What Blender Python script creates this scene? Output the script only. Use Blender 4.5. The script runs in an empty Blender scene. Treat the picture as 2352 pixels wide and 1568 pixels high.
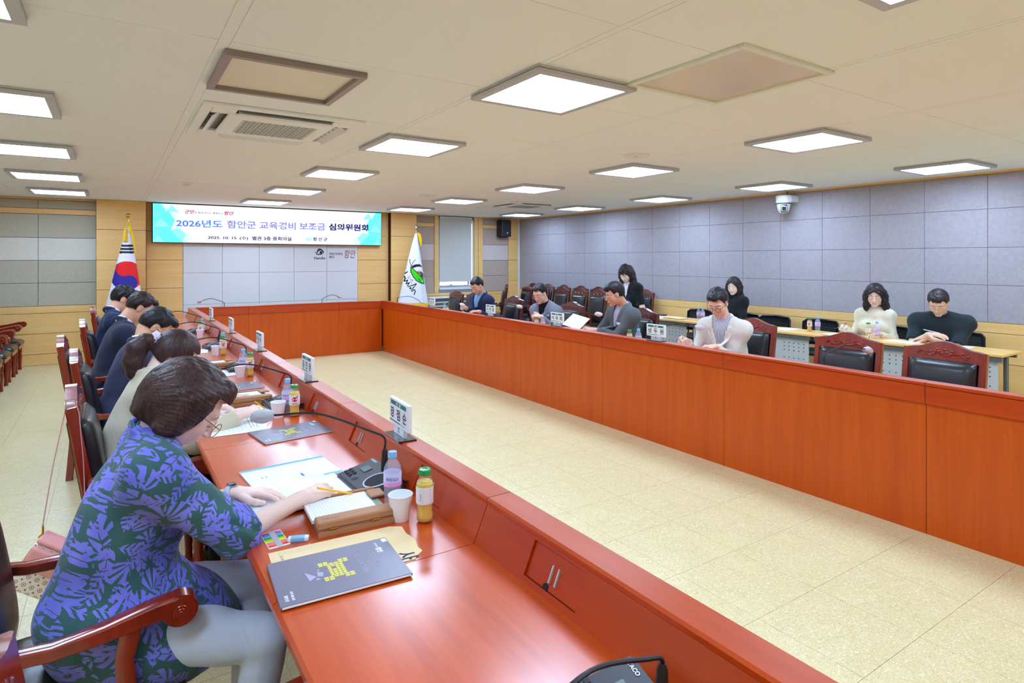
import bpy, bmesh, math, random
import numpy as np
import openvdb
from mathutils import Vector, Matrix
random.seed(7); np.random.seed(7)
PI = math.pi
sc = bpy.context.scene
col = sc.collection
def lin(c):
    c = c/255.0
    return c/12.92 if c <= .04045 else ((c+.055)/1.055)**2.4
def rgb(r, g, b): return (lin(r), lin(g), lin(b), 1)

# ------------------------------------------------------------------ camera, light, exposure
CAMZ = 1.6; FPX = 1390.0; YAW = 33.4
cam_d = bpy.data.cameras.new('camera'); cam = bpy.data.objects.new('camera', cam_d); col.objects.link(cam)
cam_d.sensor_fit = 'HORIZONTAL'; cam_d.sensor_width = 36; cam_d.lens = FPX/2352*36
cam_d.shift_y = -(784-597)/2352
cam_d.clip_start = .05
cam.location = (0, 0, CAMZ); cam.rotation_euler = (PI/2, 0, -math.radians(YAW))
sc.camera = cam
w = bpy.data.worlds.new('world'); sc.world = w; w.use_nodes = True
w.node_tree.nodes['Background'].inputs[0].default_value = (.85, .93, 1, 1)
w.node_tree.nodes['Background'].inputs[1].default_value = 3.0
sc.view_settings.view_transform = 'Standard'; sc.view_settings.look = 'None'
sc.view_settings.exposure = 1.45; sc.view_settings.gamma = 1
sc.view_settings.use_curve_mapping = False
sc.cycles.max_bounces = 8; sc.cycles.diffuse_bounces = 5; sc.cycles.adaptive_threshold = .02; sc.cycles.glossy_bounces = 4
sc.cycles.transmission_bounces = 8; sc.cycles.transparent_max_bounces = 8
sc.cycles.use_denoising = True
sc.cycles.sample_clamp_indirect = 6; sc.cycles.caustics_reflective = False; sc.cycles.caustics_refractive = False
LAMP = 7.7      # strength of every ceiling diffuser
LED = 0.48      # strength of the video wall

# ------------------------------------------------------------------ node helpers / materials
class S:
    """a socket with arithmetic, so a pattern can be written as an expression"""
    def __init__(s, nt, k): s.nt = nt; s.k = k
    def _m(s, op, *o, clamp=False):
        n = s.nt.nodes.new('ShaderNodeMath'); n.operation = op; n.use_clamp = clamp
        for i, x in enumerate((s,)+o):
            if isinstance(x, S): s.nt.links.new(x.k, n.inputs[i])
            else: n.inputs[i].default_value = x
        return S(s.nt, n.outputs[0])
    def __add__(s, o): return s._m('ADD', o)
    __radd__ = __add__
    def __sub__(s, o): return s._m('SUBTRACT', o)
    def __rsub__(s, o): return (s*-1)+o
    def __mul__(s, o): return s._m('MULTIPLY', o)
    __rmul__ = __mul__
    def __truediv__(s, o): return s._m('DIVIDE', o)
    def lt(s, o): return s._m('LESS_THAN', o)
    def gt(s, o): return s._m('GREATER_THAN', o)
    def sin(s): return s._m('SINE')
    def cos(s): return s._m('COSINE')
    def abs(s): return s._m('ABSOLUTE')
    def sqrt(s): return s._m('SQRT')
    def frac(s): return s._m('FRACT')
    def mod(s, o): return s._m('FLOORED_MODULO', o)
    def max(s, o): return s._m('MAXIMUM', o)
    def min(s, o): return s._m('MINIMUM', o)
    def atan2(s, o): return s._m('ARCTAN2', o)
def nm(name, base, rough=.5, metal=0, spec=.5, coat=0, trans=0, ior=1.45, emit=None, es=1, sheen=0, alpha=1, sss=0):
    m = bpy.data.materials.new(name); m.use_nodes = True
    p = m.node_tree.nodes['Principled BSDF']
    p.inputs['Base Color'].default_value = base if len(base) == 4 else (*base, 1)
    p.inputs['Roughness'].default_value = rough; p.inputs['Metallic'].default_value = metal
    p.inputs['Specular IOR Level'].default_value = spec; p.inputs['Coat Weight'].default_value = coat
    p.inputs['Coat Roughness'].default_value = .2
    p.inputs['Transmission Weight'].default_value = trans; p.inputs['IOR'].default_value = ior
    p.inputs['Sheen Weight'].default_value = sheen; p.inputs['Alpha'].default_value = alpha
    if emit: p.inputs['Emission Color'].default_value = emit; p.inputs['Emission Strength'].default_value = es
    return m
def P(m): return m.node_tree.nodes['Principled BSDF']
def coords(nt, kind='Object', scale=(1, 1, 1), rot=(0, 0, 0)):
    t = nt.nodes.new('ShaderNodeTexCoord'); mp = nt.nodes.new('ShaderNodeMapping')
    mp.inputs['Scale'].default_value = scale; mp.inputs['Rotation'].default_value = rot
    nt.links.new(t.outputs[kind], mp.inputs[0]); return mp.outputs[0]
def noise(nt, vec, scale, detail=3, rough=.5, dist=0):
    n = nt.nodes.new('ShaderNodeTexNoise'); n.inputs['Scale'].default_value = scale
    n.inputs['Detail'].default_value = detail; n.inputs['Roughness'].default_value = rough; n.inputs['Distortion'].default_value = dist
    nt.links.new(vec, n.inputs['Vector']); return n.outputs['Fac']
def ramp(nt, fac, stops):
    r = nt.nodes.new('ShaderNodeValToRGB'); nt.links.new(fac.k if isinstance(fac, S) else fac, r.inputs[0])
    e = r.color_ramp.elements
    while len(e) < len(stops): e.new(.5)
    for k, (p_, c) in enumerate(stops): e[k].position = p_; e[k].color = c
    return r.outputs[0]
def mixc(nt, fac, a, b):
    n = nt.nodes.new('ShaderNodeMix'); n.data_type = 'RGBA'
    for i, x in ((0, fac), (6, a), (7, b)):
        if isinstance(x, S): x = x.k
        if hasattr(x, 'node'): nt.links.new(x, n.inputs[i])
        else: n.inputs[i].default_value = x
    return n.outputs[2]
def bump(m, h, strength=.3, dist=.002):
    nt = m.node_tree; b = nt.nodes.new('ShaderNodeBump'); b.inputs['Strength'].default_value = strength
    b.inputs['Distance'].default_value = dist
    nt.links.new(h.k if isinstance(h, S) else h, b.inputs['Height']); nt.links.new(b.outputs[0], P(m).inputs['Normal'])
def setc(m, c): m.node_tree.links.new(c.k if isinstance(c, S) else c, P(m).inputs['Base Color'])
def wood(name, dark, light, axis='Y', rough=.3, coat=.4, stretch=14, fine=60, kind='Object', amt=1.0, spec=.5):
    m = nm(name, light, rough, coat=coat, spec=spec); nt = m.node_tree
    s = {'X': (1/stretch, 1, 1), 'Y': (1, 1/stretch, 1), 'Z': (1, 1, 1/stretch)}[axis]
    v = coords(nt, kind, s)
    a = noise(nt, v, 9, 4, .6, .6); b = noise(nt, v, fine, 3, .6)
    f = S(nt, a)*.65 + S(nt, b)*.35
    f = (f-.5)*(1.6*amt)+.5
    setc(m, ramp(nt, f, [(.15, dark), (.8, light)])); return m
def fabric(name, c, c2=None, scale=120, rough=.9, bmp=.25, sheen=.2, big=6):
    m = nm(name, c, rough, sheen=sheen, spec=.2); nt = m.node_tree; v = coords(nt)
    c2 = c2 or tuple(x*.82 for x in c[:3])+(1,)
    f = S(nt, noise(nt, v, scale, 2))*.5+S(nt, noise(nt, v, big, 3))*.5
    setc(m, ramp(nt, f, [(.35, c2), (.65, c)])); bump(m, S(nt, noise(nt, v, big*2.5, 3, .5, 1.0)), bmp, .02); return m

M = {}
M['ceil'] = nm('ceiling board', rgb(240, 245, 248), .8); M['ceilgap'] = nm('white joint filler', rgb(250, 250, 246), .7)
M['wallwood'] = wood('pale oak veneer', rgb(236, 184, 106), rgb(248, 208, 140), 'X', .45, .1, 22, 40, amt=.8)
M['wallwoody'] = wood('pale oak veneer y', rgb(236, 184, 106), rgb(248, 208, 140), 'Y', .45, .1, 22, 40, amt=.8)
M['tabletop'] = wood('lacquered cherry top', rgb(178, 56, 6), rgb(214, 86, 18), 'Y', .3, .75, 16, 45)
M['tabletopx'] = wood('lacquered cherry far top', rgb(178, 56, 6), rgb(214, 86, 18), 'X', .3, .75, 16, 45)
M['tablefront'] = wood('cherry front panel', rgb(178, 66, 0), rgb(208, 90, 4), 'Z', .38, .1, 18, 55, amt=.9)
M['fasciay'] = wood('cherry fascia', rgb(168, 50, 0), rgb(198, 70, 4), 'Y', .34, .55, 16, 50)
M['fasciax'] = wood('cherry fascia x', rgb(168, 50, 0), rgb(198, 70, 4), 'X', .34, .55, 16, 50)
M['darkgap'] = nm('dark recess', rgb(60, 20, 10), .7)
M['chairwood'] = wood('glossy mahogany', rgb(104, 24, 12), rgb(150, 44, 20), 'Z', .18, .7, 8, 60)
M['chairdark'] = wood('glossy dark rosewood', rgb(70, 18, 16), rgb(104, 30, 24), 'Z', .18, .7, 8, 60)
def leather(name, c):
    m = nm(name, c, .3, spec=.55, coat=.15); nt = m.node_tree; v = coords(nt)
    bump(m, S(nt, noise(nt, v, 220, 2))*.4+S(nt, noise(nt, v, 9, 2)), .12, .01); return m
M['leather'] = leather('black leather', rgb(28, 29, 34))
M['metal'] = nm('brushed aluminium', rgb(196, 200, 208), .4, metal=.25)
M['chrome'] = nm('chrome', rgb(220, 222, 226), .12, metal=1)
M['gold'] = nm('gold metal', rgb(214, 176, 70), .25, metal=1)
M['black'] = nm('black plastic', rgb(26, 27, 31), .38); M['blackgloss'] = nm('black acrylic', rgb(16, 17, 20), .08, coat=.6)
M['darkgrey'] = nm('dark grey plastic', rgb(62, 64, 74), .4)
M['white'] = nm('white plastic', rgb(232, 234, 238), .4); M['paper'] = nm('white paper', rgb(242, 243, 246), .75)
M['paperlit'] = nm('inner paper', rgb(238, 238, 236), .8)
M['lamp'] = nm('lit diffuser', (1, 1, 1, 1), .5, emit=(.69, .95, 1.32, 1), es=LAMP)
M['ink'] = nm('black ink', rgb(28, 30, 40), .6); M['navyink'] = nm('navy ink', rgb(24, 30, 84), .6)
M['greyink'] = nm('grey ink', rgb(150, 156, 168), .7)
M['grey_line'] = nm('grey line', rgb(176, 182, 192), .7)
def floorm():
    m = nm('flecked vinyl tile', rgb(214, 200, 150), .32, spec=.4); nt = m.node_tree
    v = coords(nt); v2 = coords(nt, 'Object', (1, 1, 1), (0, 0, .6)); v3 = coords(nt, 'Object', (1, 2.4, 1), (0, 0, .5))
    a = S(nt, noise(nt, v, 3, 4)); f1 = S(nt, noise(nt, v3, 26, 3, .6, 2.2)); f2 = S(nt, noise(nt, v2, 34, 3, .65, 2.6)); f3 = S(nt, noise(nt, v, 90, 2))
    c = ramp(nt, a*.5+f3*.5, [(.3, rgb(212, 195, 140)), (.7, rgb(226, 211, 160))])
    c = mixc(nt, ((f1-.5).abs().lt(.017))*(a.gt(.42))*.75, c, rgb(176, 150, 96))
    c = mixc(nt, ((f2-.52).abs().lt(.016))*(f1.gt(.46))*.9, c, rgb(250, 246, 228))
    setc(m, c); return m
M['floor'] = floorm(); M['floorgap'] = nm('tile joint', rgb(188, 172, 124), .6)
def felt(name, c1, c2):
    m = nm(name, c1, .9, spec=.15); nt = m.node_tree; v = coords(nt)
    f = S(nt, noise(nt, v, 24, 5, .7)); g = S(nt, noise(nt, v, 130, 2))
    c = ramp(nt, f*.6+g*.4, [(.38, c2), (.62, c1)])
    sp = S(nt, noise(nt, v, 60, 2, .5, 1)).gt(.69)
    setc(m, mixc(nt, sp*.22, c, rgb(214, 218, 232))); bump(m, g, .2, .003); return m
M['felt'] = felt('blue grey felt', rgb(176, 170, 176), rgb(164, 158, 165)); M['feltgap'] = nm('felt joint', rgb(132, 138, 154), .9)
M['felta'] = felt('warm grey felt', rgb(194, 188, 168), rgb(182, 176, 156)); M['feltb'] = felt('pale grey felt', rgb(226, 222, 208), rgb(216, 212, 198))
M['feltc'] = felt('taupe felt', rgb(192, 172, 160), rgb(182, 162, 150)); M['feltd'] = felt('pale taupe felt', rgb(218, 204, 200), rgb(208, 194, 190))
M['board'] = nm('white magnetic panel', rgb(222, 226, 230), .45); M['boardgap'] = nm('panel joint', rgb(150, 152, 158), .6)
M['blind'] = nm('roller blind', rgb(206, 208, 206), .8); M['green'] = nm('bottle cap green', rgb(10, 150, 70), .25, coat=.3)
M['blindside'] = nm('blind edge', rgb(240, 244, 240), .6, emit=rgb(220, 240, 235), es=.0)
M['winglass'] = nm('window glass', (1, 1, 1, 1), .02, trans=1, ior=1.05)
M['glass'] = nm('clear glass', rgb(235, 245, 240), .04, alpha=.12, spec=.9, coat=.5); M['pet'] = nm('clear bottle plastic', rgb(226, 230, 250), .06, alpha=.24, spec=.9, coat=.4)
M['juice'] = nm('apple juice', rgb(226, 184, 12), .1, emit=rgb(200, 160, 10), es=0)
M['cap_blue'] = nm('pale blue cap', rgb(128, 186, 232), .4); M['redink'] = nm('red print', rgb(214, 34, 34), .5)
M['pinklabel'] = nm('pink label', rgb(244, 160, 220), .4); M['lilac'] = nm('lilac label', rgb(216, 214, 246), .4)
M['cup'] = nm('paper cup', rgb(240, 241, 244), .6); M['tan'] = nm('tan leatherette', rgb(176, 122, 84), .5); M['tan2'] = nm('dark tan', rgb(146, 92, 60), .5)
M['kraft'] = nm('kraft envelope', rgb(238, 212, 164), .8); M['folder'] = nm('slate purple folder', rgb(118, 112, 132), .4, coat=.2)
M['teal'] = nm('teal print', rgb(22, 112, 100), .5); M['acryl'] = nm('frosted acrylic', rgb(226, 234, 244), .15, trans=.25, coat=.4)
M['wrap'] = nm('crinkled plastic wrap', rgb(240, 243, 250), .22, alpha=.93, coat=.3)
nt = M['wrap'].node_tree; bump(M['wrap'], noise(nt, coords(nt), 160, 3, .6, 2), .9, .01)
M['lcd'] = nm('lcd glass', rgb(120, 138, 140), .15); M['foam'] = nm('foam', rgb(44, 46, 52), .9)
M['deskwood'] = wood('beech laminate', rgb(226, 176, 100), rgb(242, 198, 122), 'Y', .4, .1, 12, 60)
M['greymetal'] = nm('grey steel', rgb(186, 190, 196), .5); M['greydark'] = nm('dark steel', rgb(92, 96, 98), .45)
M['hole'] = nm('punched hole', rgb(40, 42, 48), .9); M['mesh'] = nm('black mesh', rgb(46, 48, 52), .7)
M['yellow'] = nm('gold fringe', rgb(248, 200, 10), .6); M['cloth'] = nm('white satin', rgb(236, 238, 250), .5, sheen=.2)
M['fl_red'] = nm('flag red', rgb(238, 12, 22), .55); M['fl_blue'] = nm('flag blue', rgb(38, 34, 150), .55); M['fl_black'] = nm('flag black', rgb(14, 14, 18), .55)
M['lime'] = nm('emblem green', rgb(60, 214, 20), .5); M['dkgreen'] = nm('emblem dark green', rgb(14, 110, 60), .5)
M['orange'] = nm('orange print', rgb(240, 160, 90), .5); M['mblue'] = nm('mid blue print', rgb(60, 90, 200), .5); M['maroon'] = nm('maroon print', rgb(150, 30, 40), .5)
M['pink'] = nm('pink leather', rgb(232, 160, 156), .35); M['dullpink'] = nm('dusky pink strap', rgb(196, 134, 134), .45)

# ------------------------------------------------------------------ mesh helpers
def link(name, me, m=None, parent=None):
    o = bpy.data.objects.new(name, me); col.objects.link(o)
    if m is not None:
        for x in (m if isinstance(m, (list, tuple)) else [m]): me.materials.append(M[x] if isinstance(x, str) else x)
    if parent: o.parent = parent
    return o
def obj(name, bm, m, parent=None, smooth=False):
    me = bpy.data.meshes.new(name); bm.to_mesh(me); bm.free()
    if smooth:
        me.polygons.foreach_set('use_smooth', [True]*len(me.polygons))
        if smooth != 2: me.set_sharp_from_angle(angle=math.radians(42))
    return link(name, me, m, parent)
def tag(o, label=None, cat=None, group=None, kind=None):
    if label: o['label'] = label
    if cat: o['category'] = cat
    if group: o['group'] = group
    if kind: o['kind'] = kind
    return o
def thing(name, label, cat, loc=(0, 0, 0), rz=0, group=None, rot=None):
    o = bpy.data.objects.new(name, None); col.objects.link(o); o.empty_display_size = .1
    o.location = loc; o.rotation_euler = rot or (0, 0, rz); return tag(o, label, cat, group)
def dup(o, loc=None, rz=None, label=None, parent=None, group=None):
    c = o.copy(); col.objects.link(c)
    if parent: c.parent = parent
    if loc is not None: c.location = loc
    if rz is not None: c.rotation_euler = (0, 0, rz)
    if label: c['label'] = label
    if group: c['group'] = group
    for ch in list(o.children): dup(ch, parent=c)
    return c
B = bmesh.new
def box(bm, lo, hi, bev=0, seg=1, mat=None):
    x0, y0, z0 = lo; x1, y1, z1 = hi
    v = [bm.verts.new(p) for p in [(x0,y0,z0),(x1,y0,z0),(x1,y1,z0),(x0,y1,z0),(x0,y0,z1),(x1,y0,z1),(x1,y1,z1),(x0,y1,z1)]]
    if mat: 
        for q in v: q.co = mat @ q.co
    fs = [bm.faces.new([v[i] for i in f]) for f in [(3,2,1,0),(4,5,6,7),(0,1,5,4),(1,2,6,5),(2,3,7,6),(3,0,4,7)]]
    if bev:
        es = list({e for f in fs for e in f.edges})
        bmesh.ops.bevel(bm, geom=es, offset=bev, segments=seg, affect='EDGES', profile=.5)
    return bm
def hexa(bm, pts):
    v = [bm.verts.new(p) for p in pts]
    for f in [(3,2,1,0),(4,5,6,7),(0,1,5,4),(1,2,6,5),(2,3,7,6),(3,0,4,7)]: bm.faces.new([v[i] for i in f])
def prism(bm, poly, fn, t0, t1, bev=0, seg=2):
    """poly: 2-D points; fn(u,v,t)->xyz ; extruded from t0 to t1"""
    a = [bm.verts.new(fn(u, v, t0)) for u, v in poly]; b = [bm.verts.new(fn(u, v, t1)) for u, v in poly]
    n = len(poly); f1 = bm.faces.new(a[::-1]); f2 = bm.faces.new(b)
    for i in range(n): bm.faces.new([a[i], a[(i+1) % n], b[(i+1) % n], b[i]])
    if bev: bmesh.ops.bevel(bm, geom=list(f1.edges)+list(f2.edges), offset=bev, segments=seg, affect='EDGES')
    bmesh.ops.recalc_face_normals(bm, faces=bm.faces[:])
    return bm
def frames(pts):
    pts = [Vector(p) for p in pts]; T = []
    for i in range(len(pts)):
        a = pts[max(i-1, 0)]; b = pts[min(i+1, len(pts)-1)]; T.append((b-a).normalized())
    up = Vector((0, 0, 1)) if abs(T[0].z) < .9 else Vector((1, 0, 0))
    n = (up-T[0]*up.dot(T[0])).normalized(); out = []
    for i, t in enumerate(T):
        n = (n-t*n.dot(t)).normalized(); out.append((pts[i], t, n, t.cross(n)))
    return out
def tube(bm, pts, r, seg=8, cap=True, flat=1.0):
    """round (or flattened) sweep along pts; r a number or one per point"""
    fr = frames(pts); rings = []
    for i, (p, t, n, b) in enumerate(fr):
        rr = r[i] if isinstance(r, (list, tuple)) else r
        rings.append([bm.verts.new(p+n*(rr*math.cos(2*PI*k/seg))+b*(rr*flat*math.sin(2*PI*k/seg))) for k in range(seg)])
    for a, c in zip(rings, rings[1:]):
        for k in range(seg): bm.faces.new([a[k], c[k], c[(k+1) % seg], a[(k+1) % seg]])
    if cap: bm.faces.new(rings[0]); bm.faces.new(rings[-1][::-1])
    bmesh.ops.recalc_face_normals(bm, faces=bm.faces[:])
    return bm
def bar(bm, pts, w, h, up=(0, 0, 1), bev=0):
    """rectangular sweep; w = across, h = along up; numbers or lists"""
    pts = [Vector(p) for p in pts]; rings = []; up = Vector(up)
    for i, p in enumerate(pts):
        t = (pts[min(i+1, len(pts)-1)]-pts[max(i-1, 0)]).normalized()
        s = t.cross(up).normalized(); u = s.cross(t).normalized()
        ww = (w[i] if isinstance(w, (list, tuple)) else w)/2; hh = (h[i] if isinstance(h, (list, tuple)) else h)/2
        c = .28
        rings.append([bm.verts.new(p+s*(a*ww)+u*(b*hh)) for a, b in [(-1, -1+c), (-1+c, -1), (1-c, -1), (1, -1+c), (1, 1-c), (1-c, 1), (-1+c, 1), (-1, 1-c)]])
    for a, b in zip(rings, rings[1:]):
        for k in range(8): bm.faces.new([a[k], b[k], b[(k+1) % 8], a[(k+1) % 8]])
    bm.faces.new(rings[0]); bm.faces.new(rings[-1][::-1])
    bmesh.ops.recalc_face_normals(bm, faces=bm.faces[:])
    return bm
def lathe(bm, prof, seg=20, c=(0, 0, 0), cap=True):
    rings = []
    for r, z in prof: rings.append([bm.verts.new((c[0]+r*math.cos(2*PI*k/seg), c[1]+r*math.sin(2*PI*k/seg), c[2]+z)) for k in range(seg)])
    for a, b in zip(rings, rings[1:]):
        for k in range(seg): bm.faces.new([a[k], a[(k+1) % seg], b[(k+1) % seg], b[k]])
    if cap: bm.faces.new(rings[0][::-1]); bm.faces.new(rings[-1])
    return bm
def pillow(bm, c, sx, sy, sz, bulge=.02, nx=10, ny=10, mat=None, edge=.02):
    """cushion lying in local xy, thickness sz, swelling upward; mat places it"""
    mat = mat or Matrix.Translation(c); top = {}; bot = {}
    for i in range(nx+1):
        for j in range(ny+1):
            u = -1+2*i/nx; v = -1+2*j/ny; k = (1-u**4)*(1-v**4); e = min(1, (1-abs(u))*8)*min(1, (1-abs(v))*8)
            e = math.sqrt(max(e, 0)); q = 1-edge*2*max(0, abs(u)+abs(v)-1.75)
            top[i, j] = bm.verts.new(mat @ Vector((u*sx/2*q, v*sy/2*q, sz*.35+sz*.65*e*.6+bulge*k)))
            bot[i, j] = bm.verts.new(mat @ Vector((u*sx/2*q, v*sy/2*q, -.0 if e > 0 else sz*.0)))
    for i in range(nx):
        for j in range(ny):
            bm.faces.new([top[i, j], top[i+1, j], top[i+1, j+1], top[i, j+1]])
            bm.faces.new([bot[i, j+1], bot[i+1, j+1], bot[i+1, j], bot[i, j]])
    for i in range(nx):
        bm.faces.new([top[i+1, 0], top[i, 0], bot[i, 0], bot[i+1, 0]]); bm.faces.new([top[i, ny], top[i+1, ny], bot[i+1, ny], bot[i, ny]])
    for j in range(ny):
        bm.faces.new([top[0, j], top[0, j+1], bot[0, j+1], bot[0, j]]); bm.faces.new([top[nx, j+1], top[nx, j], bot[nx, j], bot[nx, j+1]])
    bmesh.ops.recalc_face_normals(bm, faces=bm.faces[:])
    return bm
def basis(o, r, u):
    """matrix with local x -> r, y -> u, z -> r x u, origin o"""
    r = Vector(r).normalized(); u = Vector(u).normalized(); n = r.cross(u).normalized()
    m = Matrix((r, u, n)).transposed().to_4x4(); m.translation = Vector(o); return m
tsc = bpy.data.scenes.new('lettering workshop')
def text_mesh(body, bold=0, spacing=1.0):
    c = bpy.data.curves.new('t', 'FONT'); c.body = body; c.offset = bold; c.space_character = spacing; c.resolution_u = 4
    o = bpy.data.objects.new('t', c); tsc.collection.objects.link(o)
    vl = tsc.view_layers[0]; vl.update(); dg = vl.depsgraph; dg.update()
    me = bpy.data.meshes.new_from_object(o.evaluated_get(dg)); bpy.data.objects.remove(o); return me
def text(name, body, m, parent, mat, w=None, h=None, bold=0, spacing=1.0, shear=0, align='L'):
    """lettering as flat mesh; mat = basis(); lower left corner at its origin, width w and height h in metres"""
    me = text_mesh(body, bold, spacing); n = len(me.vertices)
    a = np.empty(n*3); me.vertices.foreach_get('co', a); a = a.reshape(-1, 3)
    lo = a.min(0); hi = a.max(0); sz = hi-lo
    sy = h/sz[1] if h else w/sz[0]; sx = w/sz[0] if w else sy
    a[:, 0] = (a[:, 0]-lo[0])*sx; a[:, 1] = (a[:, 1]-lo[1])*sy; a[:, 0] += a[:, 1]*shear; a[:, 2] = 0
    if align == 'C': a[:, 0] -= sz[0]*sx/2
    mm = np.array(mat); a = a @ mm[:3, :3].T + mm[:3, 3]
    me.vertices.foreach_set('co', a.ravel()); me.materials.clear(); me.name = name
    return link(name, me, m, parent)
def flat(bm, poly, mat, z=0):
    v = [bm.verts.new(mat @ Vector((x, y, z))) for x, y in poly]; return bm.faces.new(v)
def rect(x0, y0, x1, y1): return [(x0, y0), (x1, y0), (x1, y1), (x0, y1)]
def circ(cx, cy, r, n=20, ry=None): return [(cx+r*math.cos(2*PI*k/n), cy+(ry or r)*math.sin(2*PI*k/n)) for k in range(n)]
# ------------------------------------------------------------------ the room
CEIL = 2.55; XL, XR, YF, YB = -1.9, 7.88, 11.65, -3.2
def struct(name, bm, m, parent=None):
    o = obj(name, bm, m, parent)
    if not parent: o['kind'] = 'structure'
    return o
fl = struct('floor', box(B(), (XL-.15, YB-.15, -.12), (XR+.15, YF+.15, -.003)), 'floorgap')
T = .457; tiles = []
i0 = int((XL+.34)/T)-1
xs = [-.34+T*k for k in range(-4, 19)]; ys = [1.65+T*k for k in range(-11, 23)]
cells = []
for a in xs:
    for b in ys:
        x0, x1, y0, y1 = max(a, XL), min(a+T, XR), max(b, YB), min(b+T, YF)
        if x1-x0 < .02 or y1-y0 < .02: continue
        cells.append((x0, x1, y0, y1))
TH = math.radians(YAW)
def inview(x, y, z=0, m=60):
    D = x*math.sin(TH)+y*math.cos(TH)
    if D < .3: return False
    u = 1176+FPX*(x*math.cos(TH)-y*math.sin(TH))/D; v = 597-FPX*(z-CAMZ)/D
    return -m < u < 2352+m and -m < v < 1568+m
cells.sort(key=lambda c: (not inview((c[0]+c[1])/2, (c[2]+c[3])/2), math.hypot(c[0], c[2])))
rest = B(); g = .0009; tcache = {}
for k, (x0, x1, y0, y1) in enumerate(cells):
    if k < 290:
        key = (round(x1-x0, 3), round(y1-y0, 3))
        if key not in tcache:
            me = bpy.data.meshes.new('tile'); b = box(B(), (g, g, -.002), (x1-x0-g, y1-y0-g, 0)); b.to_mesh(me); b.free(); me.materials.append(M['floor']); tcache[key] = me
        o = bpy.data.objects.new('floor_tile', tcache[key]); col.objects.link(o); o.location = (x0, y0, 0); o.parent = fl
    else: box(rest, (x0+g, y0+g, -.002), (x1-g, y1-g, 0))
o = obj('floor_tile', rest, 'floor', fl); o['kind'] = 'stuff'
# the tile pattern must run on in floor space, whatever tile it is on
for n in M['floor'].node_tree.nodes:
    if n.type == 'MAPPING':
        for l in list(n.inputs[0].links): M['floor'].node_tree.links.remove(l)
        gn = M['floor'].node_tree.nodes.new('ShaderNodeNewGeometry'); M['floor'].node_tree.links.new(gn.outputs['Position'], n.inputs[0])

ce = struct('ceiling', box(B(), (XL-.15, YB-.15, CEIL+.004), (XR+.15, YF+.15, CEIL+.12)), 'ceilgap')
cx = [XL, -1.15, .38, .43, 1.72, 1.76, 2.965, 3.0, 4.24, 4.28, 5.52, 5.56, 6.76, 6.8, XR]
cy = [YB, -2.4, -1.35, -.3, .76, 1.81, 2.87, 4.01, 5.13, 6.2, 7.27, 8.34, 9.41, 10.48, YF]
for a, b_ in zip(cx, cx[1:]):
    ys_ = [YB, YF] if b_-a < .1 else cy
    for c_, d in zip(ys_, ys_[1:]):
        b = box(B(), (a+.002, c_+.002, CEIL), (b_-.002, d-.002, CEIL+.0045)); obj('ceiling_panel', b, 'ceil', ce)

def planks(parent, axis, fixed, depth, a0, a1, zs, m, name='wood_panel', splits=None, gap=.003):
    """panels on a wall; axis 'X' = wall runs along X and faces -Y; 'Y' = runs along Y and faces -X"""
    cuts = [a0]+(splits or [])+[a1]
    for z0, z1 in zip(zs, zs[1:]):
        for c0, c1 in zip(cuts, cuts[1:]):
            if c1-c0 < .02: continue
            lo, hi = ((c0+gap, fixed-depth, z0+gap), (c1-gap, fixed, z1-gap)) if axis == 'X' else ((fixed-depth, c0+gap, z0+gap), (fixed, c1-gap, z1-gap))
            mm = m[(zs.index(z0)) % len(m)] if isinstance(m, list) else m
            obj(name, box(B(), lo, hi, .002), mm, parent)
# right wall: blue grey felt above, oak below
wr = struct('wall_right', box(B(), (XR, YB, -.003), (XR+.12, YF+.12, CEIL+.004)), 'feltgap')
ysp = [2.62+.606*k for k in range(-9, 15) if YB < 2.62+.606*k < YF]
planks(wr, 'Y', XR, .022, YB, YF-.06, [.93, 1.33, 1.735, 2.15, 2.527], 'felt', 'felt_panel', ysp, .0016)
planks(wr, 'Y', XR, .03, YB, YF-.06, [.06, .18, .5, .82, .93], 'wallwoody', 'wood_panel', [-1, 1.4, 3.8, 6.2, 8.6], .0025)
t = struct('trim_1', box(B(), (XR-.035, YB, 2.527), (XR, YF-.05, CEIL)), 'wallwoody')
t = struct('baseboard_right', box(B(), (XR-.035, YB, 0), (XR, YF-.05, .06)), 'wallwoody')
# front wall, built round the window opening
WX0, WX1, WZ0, WZ1 = 5.79, 6.66, .965, 2.5
b = B()
box(b, (XL, YF, -.003), (WX0, YF+.15, CEIL+.004)); box(b, (WX1, YF, -.003), (XR, YF+.15, CEIL+.004))
box(b, (WX0, YF, -.003), (WX1, YF+.15, WZ0)); box(b, (WX0, YF, WZ1), (WX1, YF+.15, CEIL+.004))
wf = struct('wall_front', b, 'feltgap')
ZF = [.9, 1.25, 1.595, 1.94, 2.30]
planks(wf, 'X', YF, .02, XL, -.22, ZF, ['felta', 'felta', 'feltb', 'felta'], 'felt_panel', [-.95], .003)
planks(wf, 'X', YF, .02, XL, -.22, [2.385, 2.52], 'felta', 'felt_panel', [-.95], .003)
planks(wf, 'X', YF, .03, XL, -.22, [2.30, 2.385], 'wallwood', 'wood_panel'); planks(wf, 'X', YF, .03, XL, -.22, [2.52, CEIL], 'wallwood', 'wood_panel')
planks(wf, 'X', YF, .03, XL, -.22, [.0, .17, .48, .79, .9], 'wallwood', 'wood_panel')
ZW = [0, .2, .66, 1.13, 1.6, 2.08, CEIL]
b = box(B(), (-.215, YF-.148, 0), (.445, YF, CEIL)); o = obj('pilaster', b, 'darkgap', wf); o['label'] = 'boxed column clad in oak'
planks(wf, 'X', YF-.15, .02, -.22, .45, ZW, 'wallwood', 'wood_panel')
planks(wf, 'X', YF, .03, .455, .99, ZW, 'wallwood', 'wood_panel')
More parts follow.
